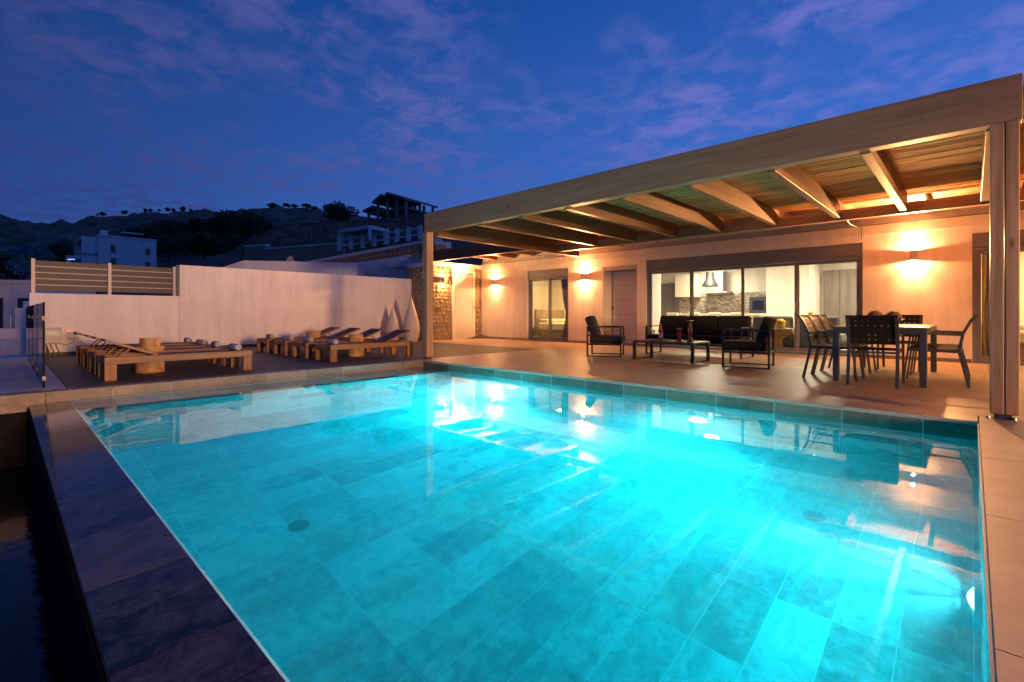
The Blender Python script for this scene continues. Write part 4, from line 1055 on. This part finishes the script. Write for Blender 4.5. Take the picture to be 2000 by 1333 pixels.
me = bpy.data.meshes.new('hillside'); me.from_pydata([tuple(v) for v in vs], [], fs); me.materials.append(MAT['hillside']); me.update()
me.polygons.foreach_set('use_smooth', [True]*len(me.polygons))
tag(place('hillside', me), kind='structure')
tag(MB().add([(-60, -60, -3.4), (60, -60, -3.4), (60, 60, -3.4), (-60, 60, -3.4)], [(0, 1, 2, 3)]).build('ground', 'hillside', fixn=False), kind='structure')

# ---- trees
def foliage(n, rx, rz, leaf, seed, lobes=7):
    rnd = random.Random(seed); b = MB()
    ce = [(rnd.uniform(-0.55, 0.55)*rx, rnd.uniform(-0.55, 0.55)*rx, rnd.uniform(-0.45, 0.5)*rz, rnd.uniform(0.38, 0.62)) for _ in range(lobes)]
    for _ in range(n):
        c = rnd.choice(ce)
        d = Vector((rnd.gauss(0, 1), rnd.gauss(0, 1), rnd.gauss(0, 1))).normalized()*(rnd.random()**0.4)
        p = Vector((c[0]+d.x*c[3]*rx, c[1]+d.y*c[3]*rx, c[2]+d.z*c[3]*rz))
        u = Vector((rnd.gauss(0, 1), rnd.gauss(0, 1), rnd.gauss(0, 1))).normalized(); w = u.orthogonal().normalized()
        s = leaf*rnd.uniform(0.6, 1.4)
        b.add([p-u*s, p+w*s*0.55, p+u*s, p-w*s*0.55], [(0, 1, 2, 3)])
    return b
def crown_mesh(n, rx, rz, leaf, seed, mat, lobes=7): return foliage(n, rx, rz, leaf, seed, lobes).mesh('crown', mat, fixn=False)
CR = [crown_mesh(2600, 1.0, 0.8, 0.075, 11+i, ('foliage_dark', 'foliage_mid', 'foliage_dark')[i], 8) for i in range(3)]
TRK = MB().tube([(0, 0, -1.6), (0.03, 0.0, -0.9), (-0.04, 0.02, -0.2), (0.0, 0.0, 0.3)], [0.09, 0.07, 0.05, 0.02], 7).add([], []).mesh('trunk', 'bark')
def tree(px, ytop, ybase, d, wpx, kind, label, group, name='bushy_tree'):
    top = pix(px, ytop, d); base = pix(px, ybase, d)
    h = top.z-base.z; r = wpx/2*d/FPX
    t = thing(name, label, 'tree', (base.x, base.y, base.z), random.uniform(0, 6), group)
    c = place('crown', CR[kind], t, (0, 0, h*0.55)); c.scale = (r, r, h*0.55)
    k = place('trunk', TRK, t, (0, 0, h*0.55)); k.scale = (r*0.8, r*0.8, h*0.36)
    return t
TG = 'dark bushy trees on the near hillside'
BL = ['dark bushy tree just right of the villa roof', 'second dark bushy tree right of the villa', 'third dark bushy tree right of the villa', 'fourth dark bushy tree right of the villa',
      'tall dark bushy tree in the middle of the hillside wood', 'highest dark bushy tree of the hillside wood', 'dark bushy tree near the right end of the wood', 'small dark tree at the right end of the wood',
      'low dark bush in front of the wood behind the villa', 'low dark bush in front of the middle of the wood', 'low dark bush in front of the right end of the wood', 'dark tree directly behind the villa',
      'dark tree left of the villa above its porch', 'dark tree between the olive tree and the villa', 'dark tree at the left edge of the picture']
for i, (px, yt, yb, d, w) in enumerate([(258, 440, 505, 135, 70), (300, 428, 500, 130, 70), (340, 425, 500, 124, 74), (378, 420, 498, 128, 70), (415, 414, 498, 118, 70),
        (452, 408, 494, 121, 70), (488, 405, 494, 115, 66), (512, 412, 490, 112, 50), (330, 455, 512, 98, 80), (400, 450, 512, 92, 86), (466, 452, 506, 90, 76), (228, 460, 512, 120, 66),
        (128, 462, 540, 95, 60), (95, 480, 560, 80, 60), (15, 490, 560, 70, 60)]):
    tree(px, yt, yb, d, w, i % 3, BL[i], TG)
_o = ['first', 'second', 'third', 'fourth', 'fifth', 'sixth', 'seventh']
RL = [('tiny dark tree on the far ridge, %s in the row right of the villa chimney' % _o[k]) for k in range(7)]
RL += ['tiny dark tree on the far ridge above the villa chimney', 'smallest dark tree on the far ridge left of the villa chimney', 'lone tiny dark tree on the far ridge above the middle of the villa']
RL += [('tiny ridge tree between the wood and the round tree, %s from the left' % _o[k]) for k in range(5)]
for i, (px, w, hh, d) in enumerate([(283, 9, 8, 515), (293, 8, 7, 515), (311, 6, 5, 515), (328, 10, 8, 515), (338, 9, 7, 515), (357, 14, 9, 515), (373, 7, 5, 515), (200, 12, 8, 515), (190, 5, 4, 515), (243, 11, 8, 515),
        (534, 22, 9, 505), (560, 14, 8, 505), (575, 16, 7, 505), (597, 20, 9, 500), (615, 16, 8, 500)]):
    y = interp(COLX, ROWS[520], px)
    tree(px, y-hh, y+3, d, w, i % 3, RL[i], 'small trees along the ridge' if i < 10 else 'small trees on the right of the ridge', 'ridge_tree')
rt = tree(662, 391, 440, 87, 72, 0, 'round dark tree left of the unfinished building', None, 'round_tree')
ol = thing('olive_tree', 'olive tree with teal light in its leaf colour above the slatted screen', 'tree', pix(62, 560, 30))
c = MB(); place('crown', crown_mesh(2600, 1.15, 0.95, 0.085, 5, 'foliage_teal_lit', 9), ol, (0, 0, 1.65))
MB().tube([(0, 0, -1.5), (0.05, 0.05, 0.2), (-0.1, 0.0, 0.9), (0.15, 0.0, 1.5)], [0.12, 0.10, 0.08, 0.04], 8).build('trunk', 'bark', ol)
# shrubs below the balustrade
for i, (px, yt, yb, d, w) in enumerate(((745, 478, 500, 36, 50), (790, 468, 492, 35, 55), (560, 512, 530, 40, 40), (520, 508, 530, 42, 60))):
    tree(px, yt, yb, d, w, i % 3, ('dark shrub under the left half of the white balustrade', 'dark shrub under the right half of the white balustrade', 'small shrub in front of the far retaining wall', 'shrub at the left end of the far retaining wall')[i], None, 'shrub')
gb = MB(); rnd = random.Random(3)
for _ in range(5000):
    px = rnd.uniform(470, 860); d = rnd.uniform(46, 88); p = gpos(px, d); s = rnd.uniform(0.25, 0.7); a = rnd.uniform(0, PI)
    w = Vector((math.cos(a), math.sin(a), 0))*0.10
    gb.add([p-w, p+w, p+Vector((rnd.uniform(-.2, .2), rnd.uniform(-.2, .2), s))], [(0, 1, 2)])
plain('dry_grass', (0.16, 0.085, 0.05), 0.9, 0, 0.5, 0.4)
tag(gb.build('dry_grass', 'dry_grass', fixn=False), kind='stuff')

# ---- helper: box in a camera-side building frame
def frame_at(px, y, d, ang):
    """origin at pixel/depth; u to the right turned by ang, v away"""
    o = pix(px, y, d); a = YAW+ang
    return o, a
# white villa far left
o, a = frame_at(192, 530, 75, math.radians(47))
vl = thing('white_villa', 'white two storey villa on the slope behind the slatted screen', 'house', o, a)
H = 5.45
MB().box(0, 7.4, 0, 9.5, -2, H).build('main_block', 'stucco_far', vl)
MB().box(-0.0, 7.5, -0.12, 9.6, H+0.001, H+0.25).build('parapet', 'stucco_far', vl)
lb = MB(); lb.box(-1.9, -0.001, 0.5, 9.8, -2, 0.3); lb.box(-1.9, -0.001, 0.5, 9.8, 2.35, 2.75); lb.box(-1.9, -0.001, 0.5, 9.8, 5.0, 5.3)
lb.box(-1.9, -0.001, 0.5, 1.0, 0.3, 5.0) ; lb.box(-1.9, -0.001, 9.2, 9.8, 0.3, 5.0)
lb.build('balcony_block', 'stucco_far', vl)
for z in (0.32, 2.77): MB().box(-0.06, -0.003, 1.6, 8.6, z, z+1.9).build('balcony_window', 'dark_glass', vl)
for (x, z, hh) in ((1.45, 3.0, 1.2), (5.9, 3.0, 1.1), (1.5, 0.9, 1.3), (5.9, 0.9, 1.0)):
    w = MB().box(x, x+0.62, -0.02, 0.03, z, z+hh).build('window', 'dark_glass', vl)
    MB().box(x-0.06, x+0.68, -0.06, -0.021, z-0.08, z-0.001).build('sill', 'stucco_far', w)
MB().box(0.5, 1.4, 2, 2.9, H+0.26, H+1.3).build('chimney', 'stucco_far', vl)
MB().box(3.2, 6.2, 3, 3.2, H+1.25, H+1.4).build('roof_rail', 'stucco_far', vl)
pb = thing('porch', 'small white porch with a blue light left of the villa', 'porch', pix(143, 513, 72), YAW)
MB().box(-0.75, 0.75, -0.4, 0.4, 0.55, 1.0).build('roof', 'stucco_far', pb); MB().box(-0.75, -0.6, -0.4, 0.4, -1.5, 0.549).build('pier', 'stucco_far', pb)
MB().box(-0.45, 0.6, -0.42, -0.401, 0.35, 0.46).build('light_strip', 'led_blue', pb)
# unfinished concrete building
o, a = frame_at(752, 436, 88, math.radians(-32))
ub = thing('unfinished_building', 'unfinished concrete frame building on the hilltop', 'building', o, a); ub.scale = (0.88, 0.88, 0.95)
def cbox(name, *b): return MB().box(*b).build(name, 'concrete', ub)
cbox('floor_slab', -4.6, 6.6, -1, 8, -0.3, 0.05); cbox('floor_slab', -4.6, 6.6, -0.6, 8, 2.05, 2.3)
for x in (-4.4, -1.6, 1.2, 3.8, 6.3):
    for y in (-0.4, 3.6, 7.6):
        zt = 5.1-abs(x-1.0)*0.22
        cbox('column', x-0.22, x+0.22, y-0.22, y+0.22, 0.051, 2.049)
        if x > -4: cbox('column', x-0.22, x+0.22, y-0.22, y+0.22, 2.301, zt-0.3)
def roof(p0, p1): MB().prism([p0, p1, (p1[0], p1[1]+0.4), (p0[0], p0[1]+0.4)], -1.4, 8.6, 1).build('roof_slab', 'concrete', ub)
roof((-2.3, 3.75), (0.2, 4.9)); roof((0.2, 4.9), (1.4, 4.5)); roof((1.4, 4.85), (2.2, 5.0)); roof((2.2, 5.0), (6.9, 3.5))
roof((-5.2, 2.35), (-2.3, 3.0))
cbox('block_wall', 1.5, 3.6, 7.4, 7.7, 0.051, 2.04); cbox('block_wall', -1.4, 1.0, 7.4, 7.7, 2.301, 4.2); cbox('block_wall', 4.0, 6.1, 7.4, 7.7, 0.051, 2.04); cbox('block_wall', -4.2, -1.8, 7.4, 7.7, 0.051, 1.3)
cbox('ground_wall', -4.6, 6.6, -0.95, 8, -3, -0.31)
# small white frame pergola and balustrade on the upper terrace
def strut(parent, name, a, b, w, mat='stucco_far'): return MB().bar(a, b, w, w).build(name, mat, parent)
fp = thing('white_pergola', 'small white flat roofed pergola frame on the upper terrace', 'pergola')
A, B, Cc, D = pix(664, 452, 40), pix(722, 444, 37), pix(757, 452, 40), pix(700, 458, 43)
for p, q in ((A, B), (B, Cc), (Cc, D), (D, A)): strut(fp, 'roof_beam', p, q, 0.28)
for p, yb in ((A, 486), (B, 480), (Cc, 476)): strut(fp, 'post', p, Vector((p.x, p.y, pix(700, yb, 40).z)), 0.2)
MB().add([A+Vector((0, 0, .1)), B+Vector((0, 0, .1)), Cc+Vector((0, 0, .1)), D+Vector((0, 0, .1))], [(0, 1, 2, 3)]).build('roof_panel', 'concrete', fp, fixn=False)
bl = thing('white_balustrade', 'white post and rail balustrade climbing along the upper terrace', 'balustrade')
pts = [pix(663+i*22.5, 484-i*3.25, 40-i*0.35) for i in range(8)]
for i, p in enumerate(pts):
    MB().box(-0.14, 0.14, -0.14, 0.14, -0.3, 0.82).build('post', 'stucco_far', bl, p, YAW)
    if i < 7:
        for z in (0.12, 0.62): MB().bar(p+Vector((0, 0, z)), pts[i+1]+Vector((0, 0, z)), 0.10, 0.13).build('rail', 'stucco_far', bl)
# retaining walls
def retain(name, label, p0, p1, drop, th, capmat='stucco_far', stones=None):
    t = thing(name, label, 'wall'); p0, p1 = Vector(p0), Vector(p1); d = (p1-p0); L = Vector((d.x, d.y, 0)).length; u = Vector((d.x, d.y, 0))/L
    nv = Vector((u.y, -u.x, 0))
    if nv.dot(Vector(CAM)-p0) < 0: nv = -nv
    b = -nv*th
    MB().add([p0, p1, p1+b, p0+b]+[q+Vector((0, 0, -drop)) for q in (p0, p1, p1+b, p0+b)], [(0,1,2,3),(7,6,5,4),(0,4,5,1),(1,5,6,2),(2,6,7,3),(3,7,4,0)]).build('core', 'concrete' if not stones else 'mortar', t)
    MB().bar(p0+b*0.5+Vector((0, 0, 0.07)), p1+b*0.5+Vector((0, 0, 0.07)), th+0.15, 0.14).build('capping', capmat, t)
    if stones:
        sl = (p1.z-p0.z)/L
        rubble(t, 0, L, -stones[0], -0.02, stones[1], stones[2], stones[3], lambda s_, v, dd: p0+u*s_+nv*dd+Vector((0, 0, v+sl*s_)), dep=(0.02, 0.08))
    return t
retain('retaining_wall', 'low stone retaining wall at the left of the upper terrace', pix(478, 483, 47), pix(519, 480, 45), 3.0, 0.4, stones=(1.3, 0.42, 0.35, 0.8))
retain('retaining_wall', 'long stone retaining wall below the upper terrace', pix(516, 488, 44), pix(668, 477, 40), 3.5, 0.4, stones=(1.5, 0.42, 0.4, 0.9))
retain('ramp_wall', 'stone faced ramp wall with white coping rising beside the pergola', pix(600, 516, 27), pix(850, 472, 20.5), 3.0, 0.35, stones=(0.75, 0.22, 0.25, 0.5))
# neighbouring white annexe behind the garden wall
o = pix(640, 532, 24.5); q = pix(797, 499, 19.6)
an = thing('white_annexe', 'white flat building under the ramp wall behind the garden wall', 'building')
u = (q-o); u.z = 0; L = u.length; u.normalize(); nv = Vector((u.y, -u.x, 0)); nv = nv if nv.dot(Vector(CAM)-o) > 0 else -nv
def wallquad(p, q, zt, zb, th=0.3):
    b = -nv*th; P = [Vector((p.x, p.y, zt)), Vector((q.x, q.y, zt))]; P += [P[1]+b, P[0]+b]
    return MB().add(P+[Vector((v.x, v.y, zb)) for v in P], [(0,1,2,3),(7,6,5,4),(0,4,5,1),(1,5,6,2),(2,6,7,3),(3,7,4,0)])
wallquad(o, q, q.z, -1, 0.3).build('white_wall', 'stucco_far', an)
q2 = q+u*1.3; wallquad(q+u*0.01, q2, q.z-0.05, -1, 0.25).build('brown_wall', 'concrete', an)
e0, e1 = pix(757, 521, 20.0), pix(830, 511, 18.6); wallquad(e0, e1, e1.z+0.12, e1.z-0.12, 1.0).build('ledge', 'stucco_far', an)
rp = thing('roof_pillar', 'stone pillar with white cap seen under the canopy', 'pillar', pix(864, 492, 19.5), YAW+0.2)
MB().box(-0.28, 0.14, -0.2, 0.2, -0.6, 0.25).build('stone_face', 'rubble_stone', rp); MB().box(-0.30, 0.34, -0.22, 0.3, 0.251, 0.37).build('cap', 'stucco_far', rp); MB().box(0.145, 0.34, -0.22, 0.3, -0.6, 0.25).build('side', 'stucco_far', rp)
# pale roof of the house just behind the garden wall
o = pix(476, 509, 17.5)
nr = thing('neighbour_roof', 'pale flat neighbour roof just above the garden wall', 'roof', o, YAW+math.radians(12))
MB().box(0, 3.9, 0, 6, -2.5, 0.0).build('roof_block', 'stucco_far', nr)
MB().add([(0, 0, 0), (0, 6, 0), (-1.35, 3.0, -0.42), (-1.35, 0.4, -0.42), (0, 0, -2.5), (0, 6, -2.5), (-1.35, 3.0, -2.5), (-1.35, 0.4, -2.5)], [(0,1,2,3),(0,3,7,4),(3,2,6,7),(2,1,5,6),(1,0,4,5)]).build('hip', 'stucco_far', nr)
MB().prism([(1.30, 0.001), (1.62, 0.001), (1.5, 0.24), (1.42, 0.24)], 0.4, 0.7, 1).build('vent', 'concrete', nr)
# blue-white houses at the left frame edge
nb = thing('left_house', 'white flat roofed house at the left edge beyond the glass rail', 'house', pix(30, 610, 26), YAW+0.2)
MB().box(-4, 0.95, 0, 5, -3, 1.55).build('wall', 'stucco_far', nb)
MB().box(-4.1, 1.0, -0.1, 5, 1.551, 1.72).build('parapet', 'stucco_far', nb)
for x in (-1.3, 0.12): MB().box(x, x+0.75, -0.03, 0.05, -0.9, 0.75).build('window', 'dark_glass', nb)
hw = thing('water_heater', 'pale blue utility cabinet with pipes left of the garden wall', 'utility cabinet', pix(46, 660, 15.5), YAW+0.35)
MB().box(-0.12, 0.42, -0.2, 0.3, -2.0, 0.95).build('cabinet', 'stucco_far', hw)
MB().lathe([(0.0, 0.95), (0.11, 0.95), (0.11, 1.0), (0.095, 1.01), (0.11, 1.03), (0.11, 1.08), (0.095, 1.09), (0.11, 1.11), (0.11, 1.16), (0.0, 1.17)], 14, c=(0.1, 0, 0)).build('cowl', 'white_paint', hw)
for x in (-0.32, -0.2): MB().tube([(x, 0, -2), (x, 0, 0.72)], 0.035, 8).build('pipe', 'aluminium_light', hw)
lp = thing('lower_parapet', 'low white roof parapet beyond the outer ledge', 'parapet', pix(12, 665, 14.5), YAW+0.3)
MB().box(-2.5, 0.35, 0, 0.25, -3, 0.35).build('wall', 'stucco_far', lp); MB().box(-2.5, 0.5, -1.2, -0.4, -3, 0.05).build('wall', 'stucco_far', lp)
